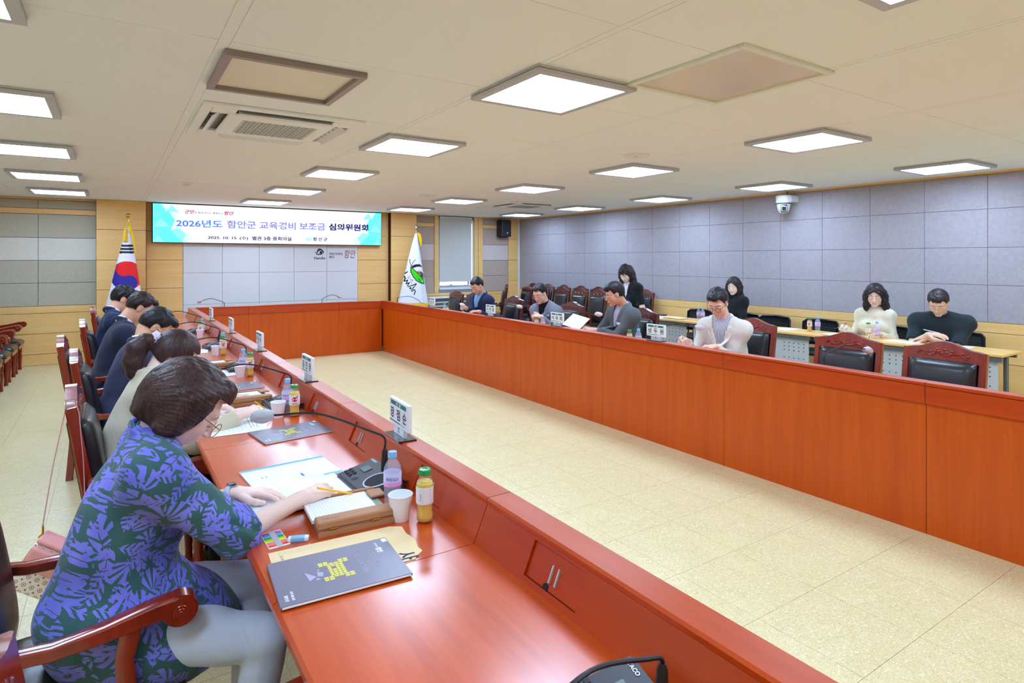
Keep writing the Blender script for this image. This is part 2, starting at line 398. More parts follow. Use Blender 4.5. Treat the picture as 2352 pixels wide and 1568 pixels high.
planks(wf, 'X', YF, .03, 4.02, 4.62, ZW, 'wallwood', 'wood_panel'); planks(wf, 'X', YF, .012, 4.62, 4.665, [0, CEIL], 'wallwood', 'groove_panel', gap=0)
b = box(B(), (4.665, YF-.148, 0), (5.215, YF, CEIL)); obj('pilaster', b, 'darkgap', wf)
planks(wf, 'X', YF-.15, .02, 4.66, 5.22, ZW, 'wallwood', 'wood_panel')
for k in range(5):
    for z0, z1 in ((.3, .84), (.84, 1.38), (1.38, 1.92)):
        obj('board_panel', box(B(), (.99+.606*k+.002, YF-.035, z0+.002), (.99+.606*(k+1)-.002, YF, z1-.002), .002), 'board', wf)
planks(wf, 'X', YF, .02, 5.22, 5.69, ZF, ['feltc', 'feltc', 'feltd', 'feltc'], 'felt_panel', None, .003)
planks(wf, 'X', YF, .02, 5.22, 5.69, [2.385, 2.52], 'feltc', 'felt_panel')
planks(wf, 'X', YF, .02, 6.88, 7.56, ZF, ['feltc', 'feltc', 'feltd', 'feltc'], 'felt_panel', None, .003)
planks(wf, 'X', YF, .02, 6.88, 7.56, [2.385, 2.52], 'feltc', 'felt_panel')
for a, c_ in ((5.22, 5.69), (6.88, 7.56)):
    planks(wf, 'X', YF, .03, a, c_, [2.30, 2.385], 'wallwood', 'wood_panel'); planks(wf, 'X', YF, .03, a, c_, [2.52, CEIL], 'wallwood', 'wood_panel')
planks(wf, 'X', YF, .04, 5.69, 5.79, [.9, CEIL], 'wallwood', 'wood_panel'); planks(wf, 'X', YF, .04, 6.66, 6.88, [.9, CEIL], 'wallwood', 'wood_panel', [6.76])
planks(wf, 'X', YF, .04, 7.56, 7.82, [.18, .66, 1.13, 1.6, 2.08, CEIL], 'wallwood', 'wood_panel')
planks(wf, 'X', YF, .04, 5.22, 7.56, [0, .42, .84, .9], 'wallwood', 'wood_panel')
t = struct('trim_2', box(B(), (7.82, YF-.05, 0), (7.88, YF, CEIL), .004), 'white')
# window
wn = struct('window_1', B(), None) if False else None
b = B()
for lo, hi in (((WX0, YF-.01, WZ0), (WX1, YF+.14, WZ0+.04)), ((WX0, YF-.01, WZ1-.04), (WX1, YF+.14, WZ1)), ((WX0, YF-.01, WZ0), (WX0+.035, YF+.14, WZ1)), ((WX1-.035, YF-.01, WZ0), (WX1, YF+.14, WZ1))): box(b, lo, hi, .003)
wn = struct('window_1', b, 'white')
b = B()
for lo, hi in (((WX0+.035, YF+.05, WZ0+.04), (WX1-.035, YF+.09, WZ0+.09)), ((WX0+.035, YF+.05, WZ1-.09), (WX1-.035, YF+.09, WZ1-.04)), ((WX0+.035, YF+.05, WZ0+.09), (WX0+.075, YF+.09, WZ1-.09)), ((WX1-.12, YF+.05, WZ0+.09), (WX1-.08, YF+.09, WZ1-.09))): box(b, lo, hi, .004)
obj('sash', b, 'metal', wn)
obj('pane', box(B(), (WX0+.075, YF+.066, WZ0+.09), (WX1-.12, YF+.072, WZ1-.09)), 'winglass', wn)
b = box(B(), (WX0+.3, YF+.03, WZ0+.09), (WX0+.36, YF+.05, WZ0+.11), .003); obj('latch', b, 'metal', wn)
b = box(B(), (WX0+.02, YF-.035, 1.15), (WX1-.075, YF-.032, 2.53)); box(b, (WX0+.02, YF-.04, 1.13), (WX1-.075, YF-.027, 1.15), .003)
bl = tag(obj('roller_blind', b, 'blind'), 'pale grey roller blind pulled most of the way down over the window', 'blind')
tube(bb := B(), [(WX0+.02, YF-.034, 2.515), (WX1-.07, YF-.034, 2.515)], .02, 10); obj('roller', bb, 'white', bl)
# left and back walls
wl = struct('wall_left', box(B(), (XL-.12, YB, -.003), (XL, YF+.12, CEIL+.004)), 'feltgap')
ys2 = [YB+1.21*k for k in range(1, 13) if YB+1.21*k < YF]
def planksL(x, zs, m, name, splits):
    cuts = [YB]+splits+[YF]
    for i, (z0, z1) in enumerate(zip(zs, zs[1:])):
        for c0, c1 in zip(cuts, cuts[1:]): obj(name, box(B(), (x, c0+.003, z0+.003), (x+.02, c1-.003, z1-.003), .002), m[i % len(m)], wl)
planksL(XL, [.9, 1.25, 1.595, 1.94, 2.30], ['felta', 'felta', 'feltb', 'felta'], 'felt_panel', ys2)
planksL(XL, [0, .17, .48, .79, .9], ['wallwoody'], 'wood_panel', ys2[::2]); planksL(XL, [2.3, 2.385, CEIL], ['wallwoody'], 'wood_panel', ys2[::2])
wb = struct('wall_back', box(B(), (XL-.12, YB-.12, -.003), (XR+.12, YB, CEIL+.004)), 'wallwood')

# ------------------------------------------------------------------ ceiling fittings
def ceiling_light():
    t = thing('ceiling_light', None, 'ceiling light', group='square flat ceiling lights')
    b = B(); h = .33
    for s0, s1, z0, z1 in ((.33, .285, -.034, -.016), (.322, .285, -.016, -.012), (.33, .285, -.012, 0)):
        for lo, hi in (((-s0, -s0), (s0, -s1)), ((-s0, s1), (s0, s0)), ((-s0, -s1), (-s1, s1)), ((s1, -s1), (s0, s1))): box(b, (*lo, z0), (*hi, z1))
    obj('frame', b, 'metal', t)
    obj('diffuser', box(B(), (-.285, -.285, -.031), (.285, .285, -.02), .002), 'lamp', t); return t
LX = [-.61, 2.045, 4.56, 7.02]; LY = [-1.1, .78, 2.70, 4.6, 6.5, 8.44, 10.3]
cn = ['leftmost file of lights', 'file above the left hand tables', 'file above the right hand table', 'file next to the blue grey wall']
rn = ['behind the viewer', 'nearest to the viewer', 'second from the viewer', 'third from the viewer', 'fourth from the viewer', 'fifth from the viewer', 'farthest, by the front wall']
l0 = None
for i, x in enumerate(LX):
    for j, y in enumerate(LY):
        if i == 0 and j == 5: pass
        lab = 'lit square panel light, %s, %s' % (cn[i], rn[j])
        if l0 is None: l0 = ceiling_light(); l0.location = (x, y, CEIL); l0['label'] = lab
        else: dup(l0, (x, y, CEIL), label=lab)
t = thing('unlit_ceiling_panel', 'unlit square recessed fitting with a bare metal frame, before the air conditioner', 'ceiling fitting', (.75, 3.3, CEIL))
b = B(); a, c_ = .33, .295
for lo, hi in (((-a, -a), (a, -c_)), ((-a, c_), (a, a)), ((-a, -c_), (-c_, c_)), ((c_, -c_), (a, c_))): box(b, (*lo, -.03), (*hi, 0), .002)
obj('frame', b, nm('tarnished aluminium', rgb(150, 140, 138), .3, metal=.35), t)
obj('cover', box(B(), (-c_, -c_, -.006), (c_, c_, 0)), nm('unlit diffuser', rgb(232, 226, 212), .5), t)
t = thing('access_hatch', 'glossy square access hatch in a white frame beside the nearest right light', 'hatch', (2.665, 2.01, CEIL))
b = B(); a, c_ = .365, .33
for lo, hi in (((-a, -a), (a, -c_)), ((-a, c_), (a, a)), ((-a, -c_), (-c_, c_)), ((c_, -c_), (a, c_))): box(b, (*lo, -.016), (*hi, 0), .002)
obj('frame', b, nm('white hatch frame', rgb(226, 234, 226), .5), t)
obj('door', box(B(), (-c_, -c_, -.004), (c_, c_, 0)), nm('glossy hatch door', rgb(226, 208, 190), .18, coat=.6), t)
def cassette():
    t = thing('air_conditioner', None, 'air conditioner')
    b = B(); a = .5
    for lo, hi in (((-a, -a), (a, -.44)), ((-a, .44), (a, a)), ((-a, -.44), (-.44, .44)), ((.44, -.44), (a, .44))): box(b, (*lo, -.02), (*hi, 0), .004)
    for sx in (-1, 1):
        for sy in (-1, 1): box(b, (min(sx*.44, sx*.30), min(sy*.44, sy*.30), -.022), (max(sx*.44, sx*.30), max(sy*.44, sy*.30), 0), .003)
    obj('surround', b, 'ceil', t)
    obj('duct', box(B(), (-.44, -.44, -.004), (.44, .44, 0)), 'greydark', t)
    b = box(B(), (-.34, -.34, -.034), (.34, .34, -.012), .012, 2); gp = obj('grille_panel', b, 'ceil', t)
    b = B()
    for i in range(10):
        for j in range(18): box(b, (-.24+.048*i+.02*(j % 2), -.22+.025*j, -.0365), (-.24+.048*i+.02*(j % 2)+.038, -.22+.025*j+.009, -.033))
    s = obj('slots', b, nm('grille slot', rgb(150, 158, 160), .6), gp); s['kind'] = 'stuff'
    for k in range(4):
        b = B(); m4 = Matrix.Rotation(k*PI/2, 4, 'Z') @ Matrix.Translation((0, -.40, -.02)) @ Matrix.Rotation(math.radians(38), 4, 'X')
        box(b, (-.29, -.035, -.003), (.29, .035, .003), mat=m4); obj('louvre', b, 'white', t)
        b = B(); m4 = Matrix.Rotation(k*PI/2, 4, 'Z')
        for q in range(6): box(b, (-.24+.096*q, -.43, -.014), (-.235+.096*q, -.37, -.004), mat=m4)
        obj('vane', b, 'greymetal', t)
    return t
ac = cassette(); ac.location = (.95, 4.51, CEIL); ac['label'] = 'four way cassette air conditioner above the left tables, near the unlit panel'
dup(ac, (5.9, 8.6, CEIL), label='far cassette air conditioner with open flaps in front of the window', rz=.0)
def disc(x, y, r, name, label, cat, h=.012):
    b = lathe(B(), [(r, 0), (r, -h*.5), (r*.86, -h), (0.001, -h)], 28); t = obj(name, b, 'white', None, True); t.location = (x, y, CEIL); tag(t, label, cat)
    obj('centre', lathe(B(), [(.006, -h), (.006, -h-.003), (.001, -h-.003)], 8), 'greydark', t)
disc(3.96, 3.96, .12, 'ceiling_speaker', 'flat round ceiling speaker above the right table, nearer one', 'speaker')
disc(3.86, 8.1, .12, 'ceiling_speaker', 'flat round ceiling speaker farther off, toward the screen', 'speaker')
def detector(x, y, lab):
    t = obj('smoke_detector', lathe(B(), [(.055, 0), (.055, -.012), (.042, -.02), (.04, -.04), (.025, -.045), (.001, -.045)], 20), 'white', None, True); t.location = (x, y, CEIL); tag(t, lab, 'smoke detector')
detector(.76, 8.4, 'round white smoke detector above the heads, left of the video screen')
detector(6.35, 7.9, 'small round smoke detector beside the far air conditioner')
# ------------------------------------------------------------------ U-shaped conference tables
# cross-section: d = distance outward from the inner (room side) face, z up; s = along the table
RZ, DZ = .888, .763
def table_unit(label, side, s0, s1, hatches=(), desk0=None, desk1=None, cut0=0, cut1=0):
    L = s1-s0; e = .0015
    if side == 'left': f = lambda d, s, z: (1.025-d, s0+s, z); top, fa, slope_m = 'tabletop', 'fasciay', 'fasciay'
    elif side == 'right': f = lambda d, s, z: (3.95+d, s0+s, z); top, fa, slope_m = 'tabletop', 'fasciay', 'fasciay'
    else: f = lambda d, s, z: (s0+s, 10.14+d, z); top, fa, slope_m = 'tabletopx', 'fasciax', 'fasciax'
    mid = f(.35, L/2, 0)
    t = thing('conference_table', label, 'table', mid, group='sections of the horseshoe conference table')
    def F(d, s, z): p = f(d, s, z); return (p[0]-mid[0], p[1]-mid[1], p[2])
    def bx(b, d0, d1, a, c, z0, z1, bev=0):
        p = F(d0, a, z0); q = F(d1, c, z1); box(b, tuple(map(min, p, q)), tuple(map(max, p, q)), bev)
    def mitre(s_edge, d, cut): return s_edge
    b = B(); bx(b, 0, .018, e, L-e, DZ, RZ-.018, .001); obj('fascia', b, fa, t)
    b = B(); prism(b, [(0, RZ-.022), (0, RZ-.003), (.004, RZ), (.084, RZ), (.092, RZ-.005), (.092, RZ-.016), (.086, RZ-.022)], lambda u, v, k: F(u, k, v), e, L-e); obj('ridge_top', b, fa, t)
    b = B(); bx(b, .020, .038, e, L-e, .0, DZ+.03); obj('front_panel', b, 'tablefront', t)
    # sloping panel with recessed service hatches
    o_ = Vector((.135, DZ)); up = Vector((.088-.135, RZ-.02-DZ)); H = up.length; up.normalize(); n = Vector((up.y, -up.x))
    def G(s, h, k): q = o_+up*h+n*k; return F(q.x, s, q.y)
    def sp(b, a, c, h0, h1, k0, k1): hexa(b, [G(a, h0, k0), G(c, h0, k0), G(c, h1, k0), G(a, h1, k0), G(a, h0, k1), G(c, h0, k1), G(c, h1, k1), G(a, h1, k1)])
    b = B(); hs = sorted(h-s0 for h in hatches); hw = .105; h0, h1 = .016, H-.008; cur = e
    for h in hs:
        sp(b, cur, h-hw, 0, H, -.014, 0); sp(b, h-hw, h+hw, 0, h0, -.014, 0); sp(b, h-hw, h+hw, h1, H, -.014, 0); cur = h+hw
    sp(b, cur, L-e, 0, H, -.014, 0); bmesh.ops.recalc_face_normals(b, faces=b.faces[:]); obj('slope_panel', b, slope_m, t)
    for h in hs:
        b = B(); sp(b, h-hw+.002, h+hw-.002, h0+.002, h1-.002, -.014, -.007); bmesh.ops.recalc_face_normals(b, faces=b.faces[:]); hc = obj('hatch', b, slope_m, t)
        b = B()
        for q in (-.012, .012): sp(b, h+q-.0022, h+q+.0022, .035, .078, -.007, -.002)
        bmesh.ops.recalc_face_normals(b, faces=b.faces[:]); obj('pull_slot', b, 'greymetal', hc)
        b = B(); c0 = Vector(G(h+.02, .022, -.008)); nn = (Vector(G(0, 0, 1))-Vector(G(0, 0, 0))).normalized(); tube(b, [c0, c0+nn*.004], .010, 12, True); obj('cable_port', b, 'black', hc)
    b = B(); D0, D1 = (desk0 or 0), (desk1 or 0)
    prism(b, [(.12, DZ-.03), (.12, DZ), (.692, DZ), (.70, DZ-.008), (.70, DZ-.024), (.692, DZ-.032), (.5, DZ-.032)], lambda u, v, k: F(u, k, v), e, L-e); obj('desk_top', b, top, t)
    for a in (e, L-e-.028):
        b = B(); bx(b, .042, .62 if side == 'left' else .30, a, a+.028, 0, DZ-.033); obj('side_panel', b, 'tablefront', t)
    b = B(); bx(b, .55, .57, .03, L-.03, DZ-.16, DZ-.033); obj('apron', b, slope_m, t)
    return t
hat = [1.2+.705*k for k in range(-3, 12)]
Ls = [-1.27, .14, 1.555, 2.97, 4.385, 5.79, 7.2, 8.62, 10.14]
nmz = ['behind the viewer on the left', 'left section nearest the viewer, desk bare at its near end', 'left section in front of the woman in the leaf print shirt', 'left section in front of the woman with the ponytail',
       'left section third along, in front of the man with glasses', 'left section fourth along', 'left section fifth along, before the farthest man', 'left section last before the corner']
for k, (a, b_) in enumerate(zip(Ls, Ls[1:])):
    table_unit('red brown conference table, '+nmz[k], 'left', a, b_, [h for h in hat if a+.11 < h < b_-.11])
Rs = [-1.2, .21, 1.62, 3.02, 4.42, 5.83, 7.22, 8.63, 10.14]
nmr = ['right hand side, behind the edge of the picture', 'right section nearest the viewer', 'right section before the two empty pushed in chairs', 'right section before the man in the cream jacket',
       'right section before the reading man in dark grey', 'right section before the man with clasped hands', 'right section before the man in navy', 'right section last before the far corner']
for k, (a, b_) in enumerate(zip(Rs, Rs[1:])): table_unit('orange brown conference table front, '+nmr[k], 'right', a, b_)
for k, (a, b_) in enumerate(zip([1.025, 1.77, 3.19], [1.77, 3.19, 3.95])):
    table_unit('far cross table under the screen, '+['left end piece', 'wide middle piece', 'right end piece'][k], 'far', a, b_)
# corner units
def corner(side, label):
    x0, x1 = ((.325, 1.0235) if side == 'l' else (3.9515, 4.65)); cxm = (x0+x1)/2
    t = thing('conference_table', label, 'table', (cxm, 10.49, 0), group='sections of the horseshoe conference table')
    def bb(lo, hi, bev=0): return box(B(), (lo[0]-cxm, lo[1]-10.49, lo[2]), (hi[0]-cxm, hi[1]-10.49, hi[2]), bev)
    xi = x1 if side == 'l' else x0; sg = -1 if side == 'l' else 1
    def R(a, b_): return min(a, b_), max(a, b_)
    obj('desk_top', bb((x0, 10.142, DZ-.032), (x1, 10.84, DZ), .006), 'tabletopx', t)
    a, c_ = R(xi, xi+sg*.09); obj('ridge_top', bb((a, 10.142, RZ-.022), (c_, 10.232, RZ), .003), 'fasciay', t)
    a, c_ = R(xi+sg*.02, xi+sg*.085); obj('ridge_block', bb((a, 10.16, DZ), (c_, 10.225, RZ-.022)), 'fasciay', t)
    a, c_ = R(xi+sg*.02, xi+sg*.66); obj('side_panel', bb((a, 10.80, 0), (c_, 10.825, DZ-.033)), 'tablefront', t)
    a, c_ = R(xi+sg*.64, xi+sg*.66); obj('side_panel', bb((a, 10.16, 0), (c_, 10.80, DZ-.033)), 'tablefront', t)
corner('l', 'corner piece where left tables meet the far cross table'); corner('r', 'corner piece where right tables meet the far cross table')
# ------------------------------------------------------------------ carved armchairs
def arch(y, w=.25): # crest outline: flat shoulders, raised middle
    q = abs(y)/w; return .985+.05*(.5+.5*math.cos(min(1, q*1.25)*PI))-.012*max(0, q-.8)*5
def armchair(wood_m, label, group, lea='leather'):
    t = thing('armchair', label, 'chair', group=group)
    W = .245
    def bx_(z): return -.20-(z-.42)*.16   # back leans
    for s in (-1, 1):
        b = bar(B(), [(-.235, s*.235, 0), (-.215, s*.235, .25), (-.20, s*.235, .44), (bx_(.7), s*.232, .7), (bx_(.975), s*.232, .975)], [.04, .042, .048, .046, .044], [.045, .045, .05, .045, .04], up=(1, 0, 0)); obj('back_post', b, wood_m, t, True)
    # crest rail with carved front
    b = B(); n = 20; pr = []
    for i in range(n+1): y = -W-.004+2*(W+.004)*i/n; pr.append((y, arch(y)))
    low = [(W-.005, .90), (-W+.005, .90)]
    poly = pr+low
    prism(b, poly, lambda u, v, k: (bx_(v)+k, u, v), -.022, .022, .005, 2)
    cr = obj('crest_rail', b, wood_m, t, True)
    b = B(); rnd = random.Random(3)
    for i in range(30):
        y = -.15+.3*i/29; z = .945+.018*math.sin(i*1.3)+.02*(1-abs(y)/.15); r = .006+.005*rnd.random()
        c = Vector((bx_(z)+.021, y, z)); bmesh.ops.create_icosphere(b, subdivisions=1, radius=r, matrix=Matrix.Translation(c) @ Matrix.Diagonal((.55, 1.7, .8, 1)) )
    tube(b, [(bx_(.95)+.022, -.16+.032*i, .945+.016*math.sin(i*1.9)) for i in range(11)], .005, 6)
    o = obj('carving', b, wood_m, cr, True)
    b = B(); a = math.atan(.16)
    m4 = Matrix.Translation((bx_(.70)+.012, 0, .70)) @ basis((0, 0, 0), (0, 1, 0), (-math.sin(a), 0, math.cos(a)))
    pillow(b, None, .41, .42, .055, .022, 12, 12, m4); obj('back_pad', b, lea, t, 2)
    m5 = Matrix.Translation((bx_(.70)-.03, 0, .70)) @ basis((0, 0, 0), (0, 1, 0), (-math.sin(a), 0, math.cos(a)))
    b = box(B(), (-.21, -.21, -.0), (.21, .21, .03), .006, 1, m5); obj('back_shell', b, lea, t)
    b = box(B(), (-.22, -.25, .335), (.235, .25, .40), .008); obj('seat_frame', b, wood_m, t)
    b = B(); pillow(b, None, .47, .47, .07, .02, 12, 12, Matrix.Translation((.012, 0, .395))); obj('seat_pad', b, lea, t, 2)
    for s in (-1, 1):
        y = s*.275
        pts = [(-.225, s*.255, .655), (-.15, s*.268, .635), (-.05, y, .632), (.06, y, .645), (.17, y, .665), (.225, y, .668)]
        ar = bar(B(), pts, [.034, .04, .046, .05, .054, .054], [.034, .034, .036, .042, .052, .056])
        # scroll end with rosette
        prism(ar, circ(  .228, .655, .042, 20), lambda u, v, k: (u, y+k, v), -.029, .029, .006, 2)
        arm = obj('armrest', ar, wood_m, t, True)
        for k in (-1, 1):
            b = B()
            for rr, hh in ((.019, .034), (.012, .036), (.006, .039)): prism(b, circ(  .228, .655, rr, 16), lambda u, v, q: (u, y+q, v), min(k*.02, k*hh), max(k*.02, k*hh), .001, 1)
            obj('rosette', b, wood_m, arm, True)
        b = bar(B(), [(.115, y, .64), (.10, y*.985, .56), (.105, y*.95, .47), (.15, y*.9, .36)], .034, [.05, .042, .046, .06], up=(1, 0, 0)); obj('arm_post', b, wood_m, arm, True)
        b = B(); lathe(b, [(.022, 0), (.024, .02), (.018, .05), (.021, .12), (.026, .2), (.02, .24), (.027, .27), (.022, .29), (.027, .31), (.027, .345)], 14, (.195, s*.215, 0)); obj('front_leg', b, wood_m, t, True)
    b = bar(B(), [(-.22, -.22, .17), (-.22, .22, .17)], .022, .03); bar(b, [(-.22, -.225, .19), (.19, -.215, .19)], .022, .03); bar(b, [(-.22, .225, .19), (.19, .215, .19)], .022, .03); obj('stretcher', b, wood_m, t, True)
    return t
gA = 'carved armchairs along the left tables'
ch = armchair('chairwood', 'mahogany armchair with black leather, the woman in the leaf print shirt sits on it', gA); ch.location = (-.075, 2.15, 0)
for x, y, rz, lab in [(.13, 1.06, 0, 'mahogany armchair nearest the viewer, only its back corner in the picture'),
    (.14, 3.40, 0, 'mahogany armchair with the pink bag strap over its corner, under the ponytailed woman'), (.09, 4.77, 0, 'mahogany armchair of the man with glasses, left row'),
    (-.03, 5.68, 0, 'mahogany armchair pushed back, left of its neighbours in the left row'), (.05, 7.15, 0, 'mahogany armchair of the farthest seated man, left row'),
    (.09, 8.95, 0, 'empty mahogany armchair, last along the left tables')]: dup(ch, (x, y, 0), rz, lab)
chd = armchair('chairdark', 'dark rosewood armchair, empty, in front of the window, left of the other empty one', 'armchairs along the right table'); chd.location = (5.02, 9.9, 0); chd.rotation_euler = (0, 0, PI)
for x, y, rz, lab in [(5.02, 9.25, PI, 'dark rosewood armchair beside the man in navy, its window side'), (5.0, 7.95, PI, 'dark armchair behind the shoulder of the man in navy'),
    (4.95, 6.45, PI, 'dark armchair behind the man with clasped hands'), (4.97, 5.15, PI, 'dark armchair behind the man in dark grey')]:
    dup(chd, (x, y, 0), rz, lab)
c3 = dup(ch, (4.93, 3.64, 0), PI, 'red brown armchair under the man in the cream jacket', group='armchairs along the right table')
dup(ch, (4.52, 2.50, 0), PI+.02, 'empty red brown armchair tucked in behind the lone microphone', group='armchairs along the right table')
dup(ch, (4.53, 1.86, 0), PI-.02, 'empty red brown armchair tucked in nearest the viewer on the right', group='armchairs along the right table')
g2 = 'spare armchairs parked by the right wall'
for k, (x, y) in enumerate([(7.42, 7.5), (7.42, 8.7), (7.42, 9.22), (7.42, 9.76), (7.42, 10.3), (7.42, 10.85)]):
    o_ = dup(chd, (x, y, 0), PI, 'spare dark armchair against the right wall, %s' % ['nearest, right of the standing woman', 'second from the standing woman', 'third of the wall row', 'fourth of the wall row', 'fifth of the wall row', 'last of the wall row, by the corner'][k], group=g2); o_.scale = (1.0, .86, 1.06)
for k, (x, y, r) in enumerate([(6.76, 7.95, 0), (6.76, 8.45, 0), (6.76, 8.97, 0), (6.76, 9.6, .1), (6.76, 10.15, -.15), (6.6, 10.75, -.5)]):
    o_ = dup(chd, (x, y, 0), PI+r, 'spare dark armchair in the second parked row, %s' % ['behind the standing woman', 'just left of the standing woman', 'third from the standing woman', 'fourth, behind the man with clasped hands', 'turned a little, with shiny back', 'leftmost, turned toward the room'][k], group=g2); o_.scale = (1.0, .86, 1.06)
g3 = 'spare armchairs along the left wall'
for k, y in enumerate([11.12, 10.44, 9.76, 9.08, 8.4]):
    dup(ch, (-1.33, y, 0), 0, 'spare armchair at the left wall, %s' % ['farthest, by the front wall', 'second from the front wall', 'third from the front wall', 'fourth from the front wall', 'fifth, at the picture edge'][k], group=g3)
# mesh backed office chairs and training tables by the right wall
def mesh_chair(label):
    t = thing('office_chair', label, 'chair', group='black mesh chairs by the right wall')
    b = B(); n = 12; m_ = 6
    grid = {}
    for i in range(n+1):
        for j in range(m_+1):
            y = -.235+.47*i/n; z = .50+.33*j/m_; zz = z-(.03*(abs(y)/.235)**3 if j == m_ else 0)
            grid[i, j] = b.verts.new((-.23-.06*(z-.5)+.05*(y/.235)**2, y*(1-.1*(1-j/m_)), zz))
    for i in range(n):
        for j in range(m_): b.faces.new([grid[i, j], grid[i+1, j], grid[i+1, j+1], grid[i, j+1]])
    bmesh.ops.solidify(b, geom=b.faces[:], thickness=.006); obj('backrest', b, 'mesh', t, 2)
    b = B()
    for i in range(2, n*2-1):
        for j in range(8):
            y = -.235+.47*i/(2*n); z = .56+.025*j; x = -.23-.06*(z-.5)+.05*(y/.235)**2
            box(b, (x+.004, y-.003, z-.004), (x+.0085, y+.003, z+.004))
    o = obj('mesh_pattern', b, 'greydark', t); o['kind'] = 'stuff'
    pts = [(-.225+.05, -.225, .5), (-.245+.05, -.235, .66), (-.25+.05, -.232, .79), (-.25+.025, -.2, .818), (-.25, 0, .828), (-.25+.025, .2, .818), (-.25+.05, .232, .79), (-.245+.05, .235, .66), (-.225+.05, .225, .5)]
    obj('back_frame', tube(B(), pts, .011, 8), 'black', t, True)
    b = B(); pillow(b, None, .46, .44, .05, .015, 8, 8, Matrix.Translation((0, 0, .42))); obj('seat', b, 'black', t, 2)
    for s in (-1, 1):
        b = tube(B(), [(-.26, s*.23, 0), (-.2, s*.23, .42), (-.21, s*.228, .55)], .011, 8); obj('leg', b, 'black', t, True)
        b = tube(B(), [(.24, s*.23, 0), (.19, s*.23, .42), (-.19, s*.23, .425)], .011, 8); obj('leg', b, 'black', t, True)
    return t
mc = mesh_chair('black mesh chair behind the table, left of the seated woman in black'); mc.location = (7.42, 6.25, 0); mc.rotation_euler = (0, 0, PI)
for y, lab in [(5.45, 'black mesh chair under the woman in black at the back table'), (4.98, 'empty black mesh chair behind the cream jacket man, with the right neighbour also empty'), (4.33, 'empty black mesh chair left of the woman in the cream blouse'),
               (3.52, 'black mesh chair under the woman in the cream blouse'), (2.80, 'black mesh chair under the man in the dark tee shirt')]: dup(mc, (7.42, y, 0), PI, lab)
def training_table(label, y0, y1, k):
    t = thing('training_table', label, 'table', (6.95, (y0+y1)/2, 0), group='light wood training tables by the right wall')
    h = (y1-y0)/2-.004
    obj('top', box(B(), (-.23, -h, .715), (.23, h, .74), .004), 'deskwood', t)
    b = box(B(), (-.21, -h+.02, .665), (-.17, h-.02, .714)); box(b, (.15, -h+.02, .68), (.18, h-.02, .714)); obj('rail', b, 'greydark', t)
    pn = obj('modesty_panel', box(B(), (-.165, -h+.06, .24), (-.155, h-.06, .66), .002), 'greymetal', t)
    b = B(); gy = np.arange(-h+.12, h-.12, .062)
    for i, y in enumerate(gy):
        if i % 6 == 5: continue
        for j in range(8):
            if j == 4: continue
            z = .30+.044*j
            prism(b, circ(y, z, .0065, 6), lambda u, v, q: (q, u, v), -.1685, -.166)
    o = obj('perforations', b, 'hole', pn); o['kind'] = 'stuff'
    for s in (-1, 1):
        y = s*(h-.05)
        b = bar(B(), [(0, y, .03), (0, y, .70)], .03, .06, up=(1, 0, 0)); obj('leg', b, 'greydark', t); 
        b = bar(B(), [(-.21, y, .025), (.21, y, .025)], .04, .05); obj('foot', b, 'greydark', t)
    return t
training_table('light wood training table before the man in the tee shirt', 2.12, 3.93, 0)
training_table('light wood training table before the empty mesh chairs', 3.93, 5.74, 1)
training_table('light wood training table at the far end, with books and papers', 5.74, 7.0, 2)
# ------------------------------------------------------------------ front wall: video screen, emblems, flags
scr = thing('video_screen', 'wide video screen showing the white and cyan meeting banner', 'screen', (2.5, 11.6, 2.21))
def sl(x, y, z): return (x-2.5, y-11.6, z-2.21)
def emi(n, c, s=LED):
    c = tuple(v if v > .6 else v*.8 for v in c[:3])+(1,)
    return nm(n, (0, 0, 0, 1), .4, spec=.2, emit=c, es=s)
obj('casing', box(B(), sl(.533, 11.505, 1.885), sl(4.472, 11.60, 2.538), .004), 'black', scr)
SX0, SX1, SZ0, SZ1 = .545, 4.46, 1.895, 2.53
obj('display', box(B(), sl(SX0, 11.5, SZ0), sl(SX1, 11.506, SZ1)), emi('screen white', (1, 1, 1, 1)), scr)
def scrM(y=11.4985): return basis(sl(0, y, 0), (1, 0, 0), (0, 0, 1))
cy1 = emi('screen cyan', rgb(110, 240, 244)); cy2 = emi('screen light cyan', rgb(158, 244, 248)); cy3 = emi('screen pale cyan', rgb(208, 250, 252)); cy4 = emi('screen blue cyan', rgb(140, 212, 236))
def clipped(poly):
    return [(min(max(x, SX0), SX1), min(max(z, SZ0), SZ1)) for x, z in poly]
def tris(mat, pats, y, nmx):
    for mir in (False, True):
        for poly in pats:
            pts = [((SX1-(x-SX0)) if mir else x, z) for x, z in poly]
            if mir: pts = pts[::-1]
            b = B(); flat(b, clipped(pts), scrM(y)); obj(nmx, b, mat, scr)
tris(cy1, [[(.545, 1.895), (.545, 2.53), (.70, 2.53), (.86, 2.26), (.80, 2.10), (.98, 1.895)]], 11.4985, 'banner_shape')
tris(cy2, [[(.70, 2.53), (.86, 2.26), (.92, 2.40), (.80, 2.53)], [(.545, 2.15), (.66, 2.3), (.78, 2.15)], [(.80, 2.10), (.98, 1.895), (1.06, 2.0), (.92, 2.14)], [(.545, 1.895), (.62, 2.02), (.70, 1.895)]], 11.498, 'banner_shape')
tris(cy3, [[(.86, 2.26), (.92, 2.12), (.80, 2.12)], [(.66, 2.53), (.74, 2.4), (.82, 2.53)], [(.98, 1.93), (1.05, 2.08), (1.12, 1.98), (1.08, 1.895), (1.0, 1.895)], [(.86, 2.26), (.93, 2.40), (.78, 2.40)]], 11.4975, 'banner_shape')
tris(cy4, [[(.56, 2.32), (.56, 2.43), (.66, 2.35)], [(.56, 2.0), (.56, 2.1), (.66, 2.09)]], 11.497, 'banner_shape')
